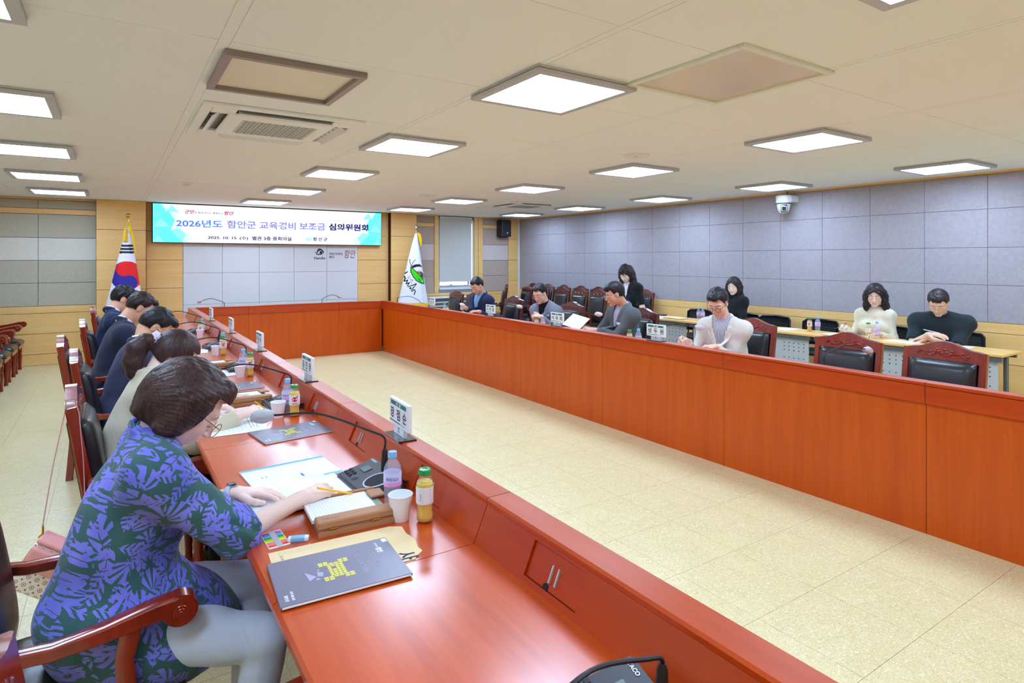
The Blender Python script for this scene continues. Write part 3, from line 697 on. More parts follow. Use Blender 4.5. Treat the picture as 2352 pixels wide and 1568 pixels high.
def st(body, x0, x1, z0, z1, m, bold=.012, y=11.4965, **k):
    return text('lettering', body, m, scr, basis(sl(x0, y, z0), (1, 0, 0), (0, 0, 1)), w=x1-x0, h=z1-z0, bold=bold, **k)
bl1 = emi('screen blue', rgb(86, 140, 232)); bl1b = emi('screen blue fill', rgb(170, 206, 250)); li = emi('screen lilac', rgb(142, 146, 240)); lib = emi('screen lilac fill', rgb(206, 208, 252)); nv = emi('screen navy', rgb(22, 22, 92), .8); mg = emi('screen magenta', rgb(176, 20, 110))
for body, x0, x1, z0, z1, c1, c2 in (('2026년도', .877, 1.585, 2.156, 2.284, bl1, bl1b), ('함안군', 1.654, 2.126, 2.154, 2.29, li, lib), ('교육경비', 2.183, 2.811, 2.154, 2.29, li, lib), ('보조금', 2.876, 3.353, 2.158, 2.29, li, lib)):
    st(body, x0, x1, z0, z1, c1, .025)
st('심의위원회', 3.415, 4.195, 2.162, 2.297, nv, .04)
st('2025. 10. 15 .(수)', 1.351, 1.994, 1.948, 2.015, nv, .03); st('별관 3층 중회의실', 2.062, 2.734, 1.950, 2.022, nv, .03)
st('함 안 군', 3.125, 3.392, 1.956, 2.026, nv, .03)
st('군민', 1.002, 1.141, 2.383, 2.446, mg, .03, shear=.2); st('과 함께 만드는  행복도시', 1.152, 1.588, 2.386, 2.420, nv, .02); st('함안', 1.601, 1.753, 2.380, 2.446, mg, .03, shear=.2)
b = B()
for q in range(3): flat(b, rect(3.0+.034*q, 1.955, 3.026+.034*q, 2.02-.02*(q % 2)), scrM(11.4965))
obj('banner_emblem', b, cy2, scr)
# emblem and slogan on the white board
def bd(body, x0, x1, z0, z1, m, **k): return text('lettering', body, m, emb, basis((x0-3.28, -.0015, z0-1.72), (1, 0, 0), (0, 0, 1)), w=x1-x0, h=z1-z0, **k)
emb = thing('wall_emblem', 'green and black butterfly emblem with lettering on the white board', 'emblem', (3.28, 11.614, 1.72))
eM = lambda k=0: basis((0, -.001-k, 0), (1, 0, 0), (0, 0, 1))
def bez(p0, p1, p2, n=12): return [((1-t)**2*p0[0]+2*(1-t)*t*p1[0]+t*t*p2[0], (1-t)**2*p0[1]+2*(1-t)*t*p1[1]+t*t*p2[1]) for t in [i/n for i in range(n+1)]]
b = B(); flat(b, bez((-.075, -.005), (-.02, -.055), (.085, .01)) + bez((.085, .01), (.03, .0), (-.075, -.005))[1:-1], eM()); obj('leaf', b, 'dkgreen', emb)
b = B(); flat(b, bez((-.06, 0), (-.045, .13), (.03, .09)) + bez((.03, .09), (.075, .06), (.085, .012)) + bez((.06, .02), (.04, .08), (0, .06)) + bez((0, .06), (-.04, .04), (-.045, 0)), eM()); obj('wing_outline', b, 'ink', emb)
b = B(); flat(b, circ(.025, .025, .028, 14), eM(.0005)); obj('wing_spot', b, 'navyink', emb)
tube(b := B(), [(-.06, -.002, .0), (-.085, -.002, .02), (-.095, -.002, .03)], .002, 5); tube(b, [(-.065, -.002, .005), (-.078, -.002, .03), (-.08, -.002, .045)], .002, 5); obj('antenna', b, 'ink', emb)
bd('HamAn', 3.176, 3.385, 1.612, 1.66, 'ink', bold=.02)
bd('아라가야의', 3.458, 3.715, 1.69, 1.745, 'navyink', bold=.02); bd('왕도', 3.458, 3.564, 1.635, 1.682, 'navyink', bold=.02); bd('함안', 3.745, 3.962, 1.64, 1.80, 'maroon', bold=.0, shear=.15)

def flag(name, label, loc, paint, mats, W, Hh, finial, lean=0):
    """a draped flag: cone of cloth round its pole; paint(x, z) -> material index on the front"""
    t = thing(name, label, 'flag', loc)
    obj('pole', tube(B(), [(0, 0, .03), (0, 0, 2.22)], .012, 12), 'chrome', t, True)
    obj('base', lathe(B(), [(.16, 0), (.16, .015), (.10, .03), (.03, .045), (.02, .12)], 24), 'gold', t, True)
    if finial == 'ball':
        b = B(); bmesh.ops.create_uvsphere(b, u_segments=16, v_segments=10, radius=.035, matrix=Matrix.Translation((0, 0, 2.29))); lathe(b, [(.03, 2.235), (.03, 2.245), (.012, 2.25), (.012, 2.26)], 14)
    else: b = lathe(B(), [(.014, 2.18), (.02, 2.2), (.012, 2.215), (.022, 2.23), (.026, 2.25), (.012, 2.29), (.001, 2.345)], 14)
    obj('finial', b, 'gold' if finial == 'ball' else 'chrome', t, True)
    nu, nv = 190, 230; z1, z0 = 2.13, 2.13-Hh
    vs = []; 
    for j in range(nv+1):
        q = j/nv; z = z1+(z0-z1)*q
        for i in range(nu+1):
            a = -.15*PI+1.3*PI*i/nu
            wl_, wr_ = W(q)
            r = wl_ if math.cos(a) < 0 else wr_
            x = -.0 + r*math.cos(a)*-1 if False else r*math.cos(a)
            y = -(.03+.13*q)*math.sin(a)*(1+.12*math.sin(9*a+2)*q*(1-abs(math.cos(a)))*.4)
            zz = z - .06*q*max(0, math.cos(a))*.5 - .02*q*math.sin(a)
            vs.append((x, y, zz))
    fs = []; mi = []
    for j in range(nv):
        for i in range(nu):
            a_ = j*(nu+1)+i; fs.append((a_, a_+1, a_+nu+2, a_+nu+1))
            p = vs[a_]; mi.append(paint(p[0], p[2], (i+.5)/nu, (j+.5)/nv))
    me = bpy.data.meshes.new('cloth'); me.from_pydata(vs, [], fs); 
    o = link('cloth', me, mats, t); me.polygons.foreach_set('material_index', mi); me.polygons.foreach_set('use_smooth', [True]*len(mi))
    return t
def pL(x, z, u, v):
    if v > .965: return 4
    if u < .02 and v > .5: return 4
    cx_, cz, r = -.02, 1.36, .215   # yin-yang, turned as it hangs
    X = (x-cx_)/r; Z = (z-cz)/(.225)
    if X*X+Z*Z < 1:
        a = math.radians(72); s, c_ = math.sin(a), math.cos(a)
        X, Z = X*c_-Z*s, X*s+Z*c_       # rotate so the wave runs down the cloth
        up = Z > 0
        if (X+.5)**2+Z*Z < .25: up = True
        elif (X-.5)**2+Z*Z < .25: up = False
        return 1 if up else 2
    for k in range(3):
        zc = 1.825-.051*k
        if abs(z-zc) < .017 and -.125-.01*k < x-.0 < .065+.006*k: return 3
    return 0
def paintL(x, z, u, v): return pL(x, z, u, v)
fl1 = flag('national_flag', 'draped white flag with red and blue disc on a pole topped by a gold ball', (.2, 11.15, 0), paintL, ['cloth', 'fl_red', 'fl_blue', 'fl_black', 'yellow'], lambda q: (.02+.31*q**.95+.0, .015+.215*q**.95), 1.42, 'ball')
b = B(); rnd = random.Random(5)
for i in range(10): a = i*.63; tube(b, [(-.04+.012*math.cos(a), -.05+.012*math.sin(a), 2.08), (-.045+.02*math.cos(a), -.055+.02*math.sin(a), 1.96), (-.045+.024*math.cos(a), -.055+.024*math.sin(a), 1.89)], .008, 5)
tube(b, [(0, -.02, 2.2), (-.02, -.04, 2.13), (-.04, -.05, 2.07)], .008, 6); tube(b, [(0, -.02, 2.2), (.03, -.03, 2.1), (.05, -.04, 2.0), (.075, -.06, 1.85), (.1, -.06, 1.7)], [.012, .014, .016, .014, .008], 7)
tube(b, [(.0, -.02, 2.17), (.02, -.035, 2.08), (.015, -.045, 2.02)], .012, 6); obj('tassel', b, 'yellow', fl1, True)
def seg(px, pz, pts, wd):
    for (x0, z0), (x1, z1) in zip(pts, pts[1:]):
        dx, dz = x1-x0, z1-z0; L2 = dx*dx+dz*dz; t_ = max(0, min(1, ((px-x0)*dx+(pz-z0)*dz)/L2))
        if (px-x0-t_*dx)**2+(pz-z0-t_*dz)**2 < wd*wd: return True
    return False
def px2(x, y): # crop position in the emblem close-up -> metres on the cloth
    return (-.14+(x-200)*.00064-.002, 1.475-(y-230)*.00063)
body_top = [px2(*p) for p in [(200, 240), (300, 340), (400, 430), (520, 550), (600, 640), (635, 780)]]
body_bot = [px2(*p) for p in [(200, 240), (190, 400), (260, 560), (360, 680), (480, 750), (610, 780)]]
poly_body = body_top+body_bot[::-1]
def inpoly(x, z, P_):
    c = False; n = len(P_)
    for i in range(n):
        x0, z0 = P_[i]; x1, z1 = P_[(i+1) % n]
        if (z0 > z) != (z1 > z) and x < (x1-x0)*(z-z0)/(z1-z0)+x0: c = not c
    return c
bar_ = [px2(*p) for p in [(215, 215), (330, 165), (480, 155), (560, 215), (590, 260), (500, 235), (380, 240), (250, 285)]]
eyeo = [px2(*p) for p in [(340, 390), (500, 370), (600, 440), (640, 560), (610, 660), (560, 590), (450, 500)]]
ant = [[px2(*p) for p in [(185, 0), (180, 100), (210, 220)]], [px2(*p) for p in [(350, 15), (270, 90), (215, 215)]]]
letters = [[(-20, 500), (95, 395)], [(0, 690), (30, 600), (20, 530)], [(10, 690), (90, 650), (40, 770), (135, 730), (75, 830)], [(95, 860), (350, 770), (175, 980)], [(200, 1010), (275, 950), (310, 1010), (260, 1105)]]
letters = [[px2(*p) for p in l] for l in letters]
small = [[px2(*p) for p in l] for l in [[(75, 590), (120, 590)], [(110, 530), (130, 560)], [(140, 570), (170, 585)], [(165, 510), (170, 530)], [(150, 630), (185, 640)], [(185, 660), (250, 660)], [(215, 640), (215, 700)], [(170, 690), (205, 755)]]]
dot = px2(155, 905); eye = px2(552, 695)
def paintR(x, z, u, v):
    if v > .955: return 1
    if u > .93 and v > .70: return 1
    if v < .07 and u < .4: return 1
    if z > 1.75 or z < .85: return 0
    if seg(x, z, body_top, .0075) or seg(x, z, body_bot, .0085): return 2
    if (x-eye[0])**2+(z-eye[1])**2 < .013**2: return 0
    if inpoly(x, z, poly_body): return 2 if seg(x, z, [px2(430, 610), px2(460, 680), px2(515, 740)], .006) else 3
    if inpoly(x, z, bar_): return 2
    if inpoly(x, z, eyeo):
        if seg(x, z, eyeo+[eyeo[0]], .007): return 2
        if seg(x, z, [px2(380, 405), px2(510, 400)], .010): return 4
        if seg(x, z, [px2(545, 430), px2(560, 480), px2(515, 520)], .011): return 5
        if seg(x, z, [px2(440, 460), px2(490, 475)], .013): return 1
        if seg(x, z, [px2(600, 540), px2(590, 600)], .014): return 3
        return 2
    if any(seg(x, z, a, .0055) for a in ant) or any(seg(x, z, l, .0095) for l in letters) or any(seg(x, z, l, .004) for l in small): return 2
    if (x-dot[0])**2+(z-dot[1])**2 < .02**2: return 2
    return 0
fl2 = flag('county_flag', 'draped white flag with lime green emblem on a pole with silver spear tip', (5.06, 11.15, 0), paintR, ['cloth', 'yellow', 'fl_black', 'lime', 'orange', 'mblue'], lambda q: (.025+.37*q**.9, .01+.25*q**1.0), 1.42, 'spear')
b = tube(B(), [(.01, -.03, 2.14), (.045, -.05, 2.1), (.07, -.05, 2.0), (.085, -.05, 1.88)], [.02, .035, .035, .012], 8); obj('tassel', b, 'yellow', fl2, True)
t = thing('wall_speaker', 'black box loudspeaker high on the front wall by the corner', 'speaker', (7.36, 11.5, 2.31))
obj('cabinet', box(B(), (-.125, -.12, -.185), (.125, .10, .185), .012, 2), 'black', t); obj('front_grille', box(B(), (-.112, -.126, -.172), (.112, -.119, .172), .003), 'foam', t)
obj('badge', box(B(), (.0, -.129, -.12), (.035, -.126, -.085)), 'greymetal', t); obj('bracket', box(B(), (-.05, -.05, -.205), (.05, .13, -.185), .003), 'black', t)
t = thing('security_camera', 'white dome camera on a bracket high on the blue grey wall', 'camera', (7.68, 4.88, 2.35))
obj('bracket', box(B(), (.0, -.11, .04), (.2, .04, .13), .012, 2), 'white', t)
obj('housing', lathe(B(), [(.001, .135), (.085, .135), (.10, .125), (.10, .03), (.09, .01), (.078, -.05), (.06, -.095), (.03, -.11), (.001, -.11)], 28), 'white', t, True)
obj('slot', lathe(B(), [(.1005, .028), (.1015, .026), (.1015, .018), (.1005, .016)], 28, cap=False), 'black', t)
lm = basis((-.072, -.052, -.045), (.585, -.81, 0), (0, 0, 1))
b = box(B(), (-.04, -.055, -.02), (.04, .05, .014), .01, 2, lm); obj('lens_window', b, 'blackgloss', t, True)
b = B(); m4 = lm @ Matrix.Translation((0, -.01, .016)); box(b, (-.032, -.034, -.004), (.032, .034, .004), .004, 1, m4); lo_ = obj('lens_block', b, 'white', t)
b = box(B(), (-.026, -.028, .003), (.026, .028, .0055), .002, 1, m4); obj('lens_glass', b, 'blackgloss', lo_)
obj('cable', tube(B(), [(.05, -.02, .13), (.06, -.02, .17), (.06, -.02, .19)], .006, 6), 'black', t, True)
t = thing('radiator_cover', 'long louvred unit with a white top under the window', 'radiator', (6.0, 11.45, 0))
obj('top', box(B(), (-.55, -.12, .80), (.55, .12, .83), .004), 'white', t); obj('body', box(B(), (-.54, -.10, .0), (.54, .12, .80)), 'greydark', t)
for k in range(9): obj('louvre', box(B(), (-.52, -.125, .10+.075*k), (.52, -.1, .135+.075*k), .004), 'greymetal', t)

# ------------------------------------------------------------------ things on the tables
NP = 'name plates on the table ridge'
def nameplate(x, y, z, lines, label, rz=0):
    t = thing('name_plate', label, 'name plate', (x, y, z), rz, NP)   # reads from -x
    obj('base', box(B(), (-.038, -.085, 0), (.038, .085, .006), .0015), 'blackgloss', t)
    obj('stem', box(B(), (-.007, -.058, .006), (.007, .058, .05), .001), 'acryl', t)
    bd_ = obj('board', box(B(), (-.009, -.108, .04), (.009, .108, .145), .002), 'white', t)
    F = lambda a, h, k=0: basis((-.0096-k, a, h), (0, -1, 0), (0, 0, 1))
    b = B(); flat(b, rect(-.09, .120, .09, .137), basis((-.0095, 0, 0), (0, -1, 0), (0, 0, 1))); flat(b, rect(-.10, .052, .02, .057), basis((-.0095, 0, 0), (0, -1, 0), (0, 0, 1))); obj('green_band', b, 'teal', bd_)
    b = B(); flat(b, rect(.02, .052, .075, .057), basis((-.0095, 0, 0), (0, -1, 0), (0, 0, 1))); obj('pale_band', b, nm_mint, bd_)
    a = .082
    for i, chx in enumerate(lines):
        cw = .042; xx = .092-i*(.184-cw)/2
        text('lettering', chx, 'ink', bd_, F(xx, .066), w=cw, h=.044, bold=.02)
    text('lettering', '위 원', 'paper', bd_, F(.03, .1225, .0004), w=.06, h=.012, bold=.02)
    text('mark', 'Haman', 'teal', t, basis((-.0075, .012, .018), (0, -1, 0), (0, 0, 1)), w=.024, h=.007, bold=.03)
    b = B(); flat(b, circ(0, .033, .006, 10), basis((-.0075, 0, 0), (0, -1, 0), (0, 0, 1))); obj('mark', b, 'teal', t)
    return t
nm_mint = nm('mint print', rgb(150, 206, 196), .5)
nameplate(.968, 2.285, RZ, '장점순', 'name plate on the left ridge, nearest the viewer', -.06)
for y, l, s in ((3.67, '김진경', 'second from the viewer'), (5.08, '박현수', 'third from the viewer'), (6.47, '이상민', 'fourth from the viewer'), (7.92, '정대호', 'farthest on the left ridge')):
    nameplate(.968, y, RZ, l, 'white name plate on the left ridge, '+s)
for y, l, s in ((3.75, '성두원', 'in front of the man in the cream jacket'), (5.17, '석욱희', 'in front of the man in dark grey'), (6.55, '이현범', 'in front of the man with clasped hands'), (8.25, '조일호', 'farthest on the right ridge')):
    nameplate(3.995, y, RZ, l, 'white name plate on the right ridge, '+s)

def pet_bottle(x, y, z, label, group='small water bottles', s=1.0):
    t = thing('water_bottle', label, 'bottle', (x, y, z), group=group)
    prof = [(.001, .004), (.02, .002), (.028, .006), (.0285, .02), (.027, .03), (.0295, .045), (.0285, .06), (.0300, .075), (.0300, .118), (.029, .13), (.022, .148), (.0125, .160), (.0125, .168)]
    obj('body', lathe(B(), prof, 24, cap=False), 'pet', t, 2)
    obj('cap', lathe(B(), [(.001, .186), (.0135, .186), (.015, .183), (.015, .166), (.001, .166)], 22), 'cap_blue', t, True)
    lb = obj('label', lathe(B(), [(.0304, .074), (.0304, .118)], 28, cap=False), 'lilac', t, 2)
    obj('pink_band', lathe(B(), [(.0307, .074), (.0307, .088)], 28, cap=False), 'pinklabel', lb, 2)
    me = text_mesh('아이시스', .03); n = len(me.vertices); a = np.empty(n*3); me.vertices.foreach_get('co', a); a = a.reshape(-1, 3)
    lo = a.min(0); hi = a.max(0); u = (a[:, 0]-lo[0])/(hi[0]-lo[0]); v = (a[:, 1]-lo[1])/(hi[1]-lo[1])
    th = math.radians(-158)+u*math.radians(85); a[:, 0] = .0309*np.cos(th); a[:, 1] = .0309*np.sin(th); a[:, 2] = .092+.014*v
    me.vertices.foreach_set('co', a.ravel()); me.materials.clear(); link('lettering', me, 'mblue', lb)
    return t
def juice_bottle(x, y, z, label, apple=True, face=-100):
    t = thing('juice_bottle', label, 'bottle', (x, y, z), group='small apple juice bottles')
    prof = [(.001, .003), (.02, .001), (.0265, .006), (.027, .02), (.0245, .035), (.025, .05), (.0272, .06), (.0275, .118), (.026, .130), (.019, .142), (.0175, .150), (.0175, .155)]
    obj('body', lathe(B(), prof, 24, cap=False), 'glass', t, 2)
    obj('juice', lathe(B(), [(.001, .005), (.019, .004), (.0252, .008), (.0256, .02), (.0232, .035), (.0237, .05), (.0258, .06), (.0261, .118), (.024, .129), (.001, .129)], 24), 'juice', t, 2)
    obj('cap', lathe(B(), [(.001, .168), (.008, .167), (.009, .169), (.018, .168), (.0205, .165), (.0205, .152), (.001, .152)], 24), 'green', t, True)
    lb = obj('label', lathe(B(), [(.0279, .062), (.0279, .116)], 28, cap=False), 'white', t, 2)
    th0 = math.radians(face)
    def C(a, h, r=.0282): th = th0+a/.028; return (r*math.cos(th), r*math.sin(th), h)
    if apple:
        b = B(); c0 = b.verts.new(C(0, .093, .0284)); ring = [b.verts.new(C(.0145*math.cos(q*PI/10), .093+.0145*math.sin(q*PI/10)*(1-.12*abs(math.cos(q*PI/10-PI/2))), .0284)) for q in range(20)]
        for q in range(20): b.faces.new([c0, ring[q], ring[(q+1) % 20]])
        obj('apple_print', b, 'redink', lb, True)
        b = B(); v_ = [b.verts.new(C(*p, .0286)) for p in [(.006, .104), (.012, .112), (.02, .110), (.014, .103)]]; b.faces.new(v_); obj('leaf_print', b, 'green', lb)
        b = B()
        for q in range(4): v_ = [b.verts.new(C(-.014+.008*q+dx, .066+dz, .0283)) for dx, dz in ((0, 0), (.006, 0), (.006, .007), (0, .007))]; b.faces.new(v_)
        obj('print', b, 'greyink', lb)
    else:
        b = B()
        v_ = [b.verts.new(C(dx, dz, .0283)) for dx, dz in ((-.017, .104), (.017, .104), (.017, .110), (-.017, .110))]; b.faces.new(v_)
        for r_ in range(8):
            v_ = [b.verts.new(C(dx, .070+.004*r_+dz, .0283)) for dx, dz in ((-.010, 0), (.017, 0), (.017, .0012), (-.010, .0012))]; b.faces.new(v_)
        for r_ in range(6): v_ = [b.verts.new(C(dx, .074+.004*r_+dz, .0283)) for dx, dz in ((-.019, 0), (-.014, 0), (-.014, .0022), (-.019, .0022))]; b.faces.new(v_)
        obj('print', b, 'greyink', lb)
    return t
def cup(x, y, z, label):
    t = thing('paper_cup', label, 'cup', (x, y, z), group='white paper cups')
    obj('body', lathe(B(), [(.001, .004), (.026, .004), (.0265, 0), (.0385, .08), (.0375, .08), (.026, .006), (.001, .006)], 28, cap=False), 'cup', t, True)
    obj('rim', lathe(B(), [(.0385, .079), (.0405, .081), (.0385, .0835), (.0372, .081), (.0385, .079)], 28, cap=False), 'cup', t, 2)
    b = B(); n = 16
    for rr, rm in ((.013, .0122),):
        for q in range(n):
            def C(r_, k): th = math.radians(-40)+r_*math.cos(k*2*PI/n)/.034; h = .042+r_*math.sin(k*2*PI/n); R_ = .0266+.012*(h/.08)+.0007; return b.verts.new((R_*math.cos(th), R_*math.sin(th), h))
            b.faces.new([C(rr, q), C(rr, q+1), C(rm, q+1), C(rm, q)])
    obj('round_mark', b, 'greyink', t); return t
W1 = 'beside the nearest woman\'s note box'
pet_bottle(.795, 1.945, DZ, 'clear water bottle with pale blue cap, nearest the viewer on the left table'); juice_bottle(.835, 1.775, DZ, 'juice bottle with green cap, back label turned to the viewer', False, -110); cup(.775, 1.83, DZ, 'white paper cup, nearest, beside the juice bottle')
for y, yy, cyy, px_, jx, cx_, s in ((3.45, 3.36, 3.38, .80, .815, .735, 'in front of the ponytailed woman'), (4.80, 4.69, 4.68, .80, .826, .758, 'in front of the man with glasses, left row'), (6.00, 5.86, 5.88, .83, .813, .755, 'before the second man from the flag, left row'), (7.55, 7.42, 7.36, .83, .80, .79, 'before the farthest man, left row')):
    pet_bottle(px_, y, DZ, 'small clear water bottle '+s); juice_bottle(jx, yy, DZ, 'apple juice bottle with red apple label '+s); cup(cx_, cyy, DZ, 'white paper cup '+s)
for y, s in ((4.13, 'in front of the man in dark grey'), (5.66, 'in front of the man with clasped hands'), (8.15, 'beside the farthest right name plate')):
    pet_bottle(4.16, y, DZ, 'small water bottle '+s); juice_bottle(4.15, y+.11 if y < 8 else y-.1, DZ, 'small green capped juice bottle '+s, y > 9)

MG = 'gooseneck desk microphones'
def microphone(x, y, label, rz=0, tip=(-.36, .08, .24), ah=1.0):
    """conference microphone: console, stem and wrapped head; local -x points to the speaker"""
    t = thing('desk_microphone', label, 'microphone', (x, y, DZ), rz, MG)
    b = B(); hexa(b, [(-.085, -.14, 0), (.075, -.14, 0), (.075, .14, 0), (-.085, .14, 0), (-.08, -.13, .022), (.07, -.13, .058), (.07, .13, .058), (-.08, .13, .022)]); bmesh.ops.bevel(b, geom=b.edges[:], offset=.006, segments=2, affect='EDGES')
    con = obj('console', b, 'darkgrey', t, True)
    sl_ = math.atan(.036/.15); m4 = Matrix.Translation((-.005, 0, .0405)) @ Matrix.Rotation(-sl_, 4, 'Y')
    obj('speaker_ring', lathe(B(), [(.054, 0), (.054, .003), (.047, .003), (.047, 0)], 32).copy() if False else (lambda b_: (bmesh.ops.transform(b_, matrix=m4 @ Matrix.Translation((0, -.075, .0)), verts=b_.verts), b_)[1])(lathe(B(), [(.052, 0), (.052, .003), (.046, .003), (.046, 0)], 32, cap=False)), 'greymetal', con, True)
    obj('speaker_grille', (lambda b_: (bmesh.ops.transform(b_, matrix=m4 @ Matrix.Translation((0, -.075, .0)), verts=b_.verts), b_)[1])(lathe(B(), [(.046, 0), (.046, .0015), (.03, .0025), (.001, .0028)], 28, cap=False)), 'foam', con, True)
    obj('display', box(B(), (-.005, .035, .0), (.03, .08, .002), .0008, 1, m4), 'lcd', con)
    for i in range(3):
        for j in range(2): obj('button', box(B(), (-.055+.018*j, .062+.022*i, 0), (-.043+.018*j, .076+.022*i, .003), .001, 1, m4), 'black', con)
    b = B(); bmesh.ops.create_uvsphere(b, u_segments=16, v_segments=6, radius=.016, matrix=m4 @ Matrix.Translation((-.045, .03, 0)) @ Matrix.Diagonal((1, 1, .25, 1))); obj('dial', b, 'darkgrey', con, True)
    text('lettering', 'AYACO', 'paper', con, m4 @ basis((.055, .12, .0008), (0, -1, 0), (1, 0, 0)), w=.05, h=.009, bold=.03)
    bx_, by_ = .05, -.012
    tp = Vector(tip); p0 = Vector((bx_, by_, .055)); up1 = Vector((bx_+.005, by_, .155))
    obj('connector', tube(B(), [(bx_, by_, .045), (bx_, by_, .075), (bx_+.001, by_, .12), (bx_+.002, by_, .13)], [.013, .013, .010, .006], 12), 'black', t, True)
    pts = []; p3 = tp; 
    d = (Vector((tp.x-bx_, tp.y-by_, 0))); 
    bend = Vector((bx_, by_, .13+.065*ah))+d*.12; p2 = Vector((bx_, by_, .15+.08*ah))+d*.30
    ctrl = [Vector((bx_, by_, .12)), Vector((bx_, by_, .12+.05*ah)), bend, p2*.6+tp*.4+Vector((0, 0, .02)), tp]
    def cr(P_, n=7):
        o_ = []; Q = [P_[0]*2-P_[1]]+P_+[P_[-1]*2-P_[-2]]
        for i in range(1, len(Q)-2):
            for k in range(n):
                s = k/n; o_.append(.5*((2*Q[i])+(Q[i+1]-Q[i-1])*s+(2*Q[i-1]-5*Q[i]+4*Q[i+1]-Q[i+2])*s*s+(3*Q[i]-Q[i-1]-3*Q[i+1]+Q[i+2])*s**3))
        return o_+[P_[-1]]
    path = cr(ctrl); obj('gooseneck', tube(B(), path, .0042, 8), 'black', t, True)
    dr = (path[-1]-path[-3]).normalized(); e = path[-1]
    hd = obj('head', tube(B(), [e-dr*.005, e+dr*.01, e+dr*.03, e+dr*.055, e+dr*.066], [.006, .012, .015, .014, .005], 12), 'foam', t, True)
    b = B(); rn = random.Random(int(x*100+y*10)); ico = bmesh.ops.create_icosphere(b, subdivisions=3, radius=1)
    q = dr.to_track_quat('Z', 'Y').to_matrix().to_4x4()
    for v in b.verts:
        k = 1+rn.uniform(-.09, .09); v.co = Matrix.Translation(e+dr*.03) @ q @ Vector((v.co.x*.026*k, v.co.y*.026*k, v.co.z*.045*k))
    obj('plastic_wrap', b, 'wrap', hd, True)
    c_ = [(.07, .04, .012), (.10, .0, .02), (.105, -.08, .03)]
    obj('cable', tube(B(), cr([Vector(p) for p in [(.06, .06, .015), (.09, .02, .012), (.088, -.05, .02), (.092, -.12, .03)]]), .0045, 7), 'black', t, True)
    return t
microphone(.80, 2.17, 'microphone with grey console in front of the nearest woman, head over her papers', .03, (-.30, .23, .255))
for y, s in ((3.60, 'second along the left table'), (5.02, 'third along the left table, before the man with glasses'), (6.40, 'fourth along the left table'), (7.85, 'farthest along the left table')):
    microphone(.80, y, 'microphone with white wrapped head, '+s, 0, (-.31, .16, .22))
microphone(.758, .766, 'microphone nearest the viewer, cut by the lower edge of the picture', -.265, (-.238, -.116, .16), .35)
for y, s, tp in ((2.30, 'alone before the empty tucked in chair', (-.38, .05, .19)), (3.98, 'behind the name plate of the man in cream', (-.33, .25, .22)), (5.42, 'leaning toward the man in dark grey', (-.22, .42, .25)), (6.95, 'between the man in navy and the man with clasped hands', (-.22, .42, .235)), (8.45, 'before the man in navy, left of his hands', (-.22, .38, .17)), (9.85, 'farthest on the right table, low long stem', (-.15, .5, .14))):
    tpx = (tp[0], tp[1], tp[2]); microphone(4.17, y, 'microphone on the right table, '+s, PI, tpx)
for x, s in ((1.45, 'left one on the far cross table'), (2.95, 'right one on the far cross table')):
    microphone(x, 10.32, 'microphone under the screen, '+s, -PI/2, (-.22, -.3 if x < 2 else .35, .2))

# papers, folders, boxes
def lines_print(b, mt, x0, y0, x1, y1, n, hgt=.003):
    rn = random.Random(int(x0*1000+y0*77))
    for i in range(n):
        y = y0+(y1-y0)*(i+.5)/n; flat(b, rect(x0, y, x0+(x1-x0)*rn.uniform(.55, 1), y+hgt), mt)
def grid_print(b, mt, x0, y0, x1, y1, nx, ny, w_=.0008):
    for i in range(nx+1): x = x0+(x1-x0)*i/nx; flat(b, rect(x, y0, x+w_, y1), mt)
    for j in range(ny+1): y = y0+(y1-y0)*j/ny; flat(b, rect(x0, y, x1, y+w_), mt)
def doc(name, label, x, y, rot, w_, h_, th=.003, cat='document', z=DZ, m='paper', prints=None, curl=0, group=None):
    """sheet(s) lying flat; local x = reader's right, y = away from the reader sitting at -x"""
    t = obj(name, (lambda b_: b_)(B()), None) if False else None
    b = B(); n = 10
    if curl:
        g_ = {}
        for i in range(n+1):
            for j in range(n+1):
                u, v = i/n, j/n; k = curl*(max(0, (u-.55)/.45)**2*max(0, (v-.3)/.7)+.3*math.sin(u*PI)*math.sin(v*2.5))
                g_[i, j] = b.verts.new((w_*(u-.5), h_*(v-.5), th+k))
        for i in range(n):
            for j in range(n): b.faces.new([g_[i, j], g_[i+1, j], g_[i+1, j+1], g_[i, j+1]])
    else: box(b, (-w_/2, -h_/2, 0), (w_/2, h_/2, th), min(.001, th*.3))
    o = obj(name, b, m, None, bool(curl)); o.location = (x, y, z+.0003); o.rotation_euler = (0, 0, rot-PI/2); tag(o, label, cat, group)
    if prints:
        for k, (kind, mk, a) in enumerate(prints):
            b = B(); mt = Matrix.Translation((0, 0, th+.0006))
            (lines_print if kind == 'l' else grid_print if kind == 'g' else (lambda b_, m_, *q: flat(b_, rect(*q), m_)))(b, mt, *a)
            obj({'l': 'printed_lines', 'g': 'printed_table', 'r': 'printed_block'}[kind], b, mk, o)
    return o
cyanp = nm('cyan print', rgb(110, 190, 224), .6)
d1 = doc('booklet', 'white booklet with pale blue cover edge, lying above the open papers of the nearest woman', .585, 2.46, .07, .24, .33, .006, prints=[('r', 'mblue', (.04, .02, .075, .028)), ('l', 'greyink', (-.01, -.12, .02, -.09, 2)), ('r', cyanp, (-.119, -.164, -.10, .164)), ('r', cyanp, (.1, .09, .119, .164))])
doc('open_booklet', 'open white booklet with printed tables under the hands of the nearest woman', .545, 2.20, .09, .26, .37, .004, z=DZ+.0062, prints=[('g', 'grey_line', (-.02, -.16, .09, .02, 8, 4)), ('l', 'greyink', (-.02, .04, .06, .12, 4, .003)), ('g', 'grey_line', (-.10, -.15, -.04, .0, 3, 8))])
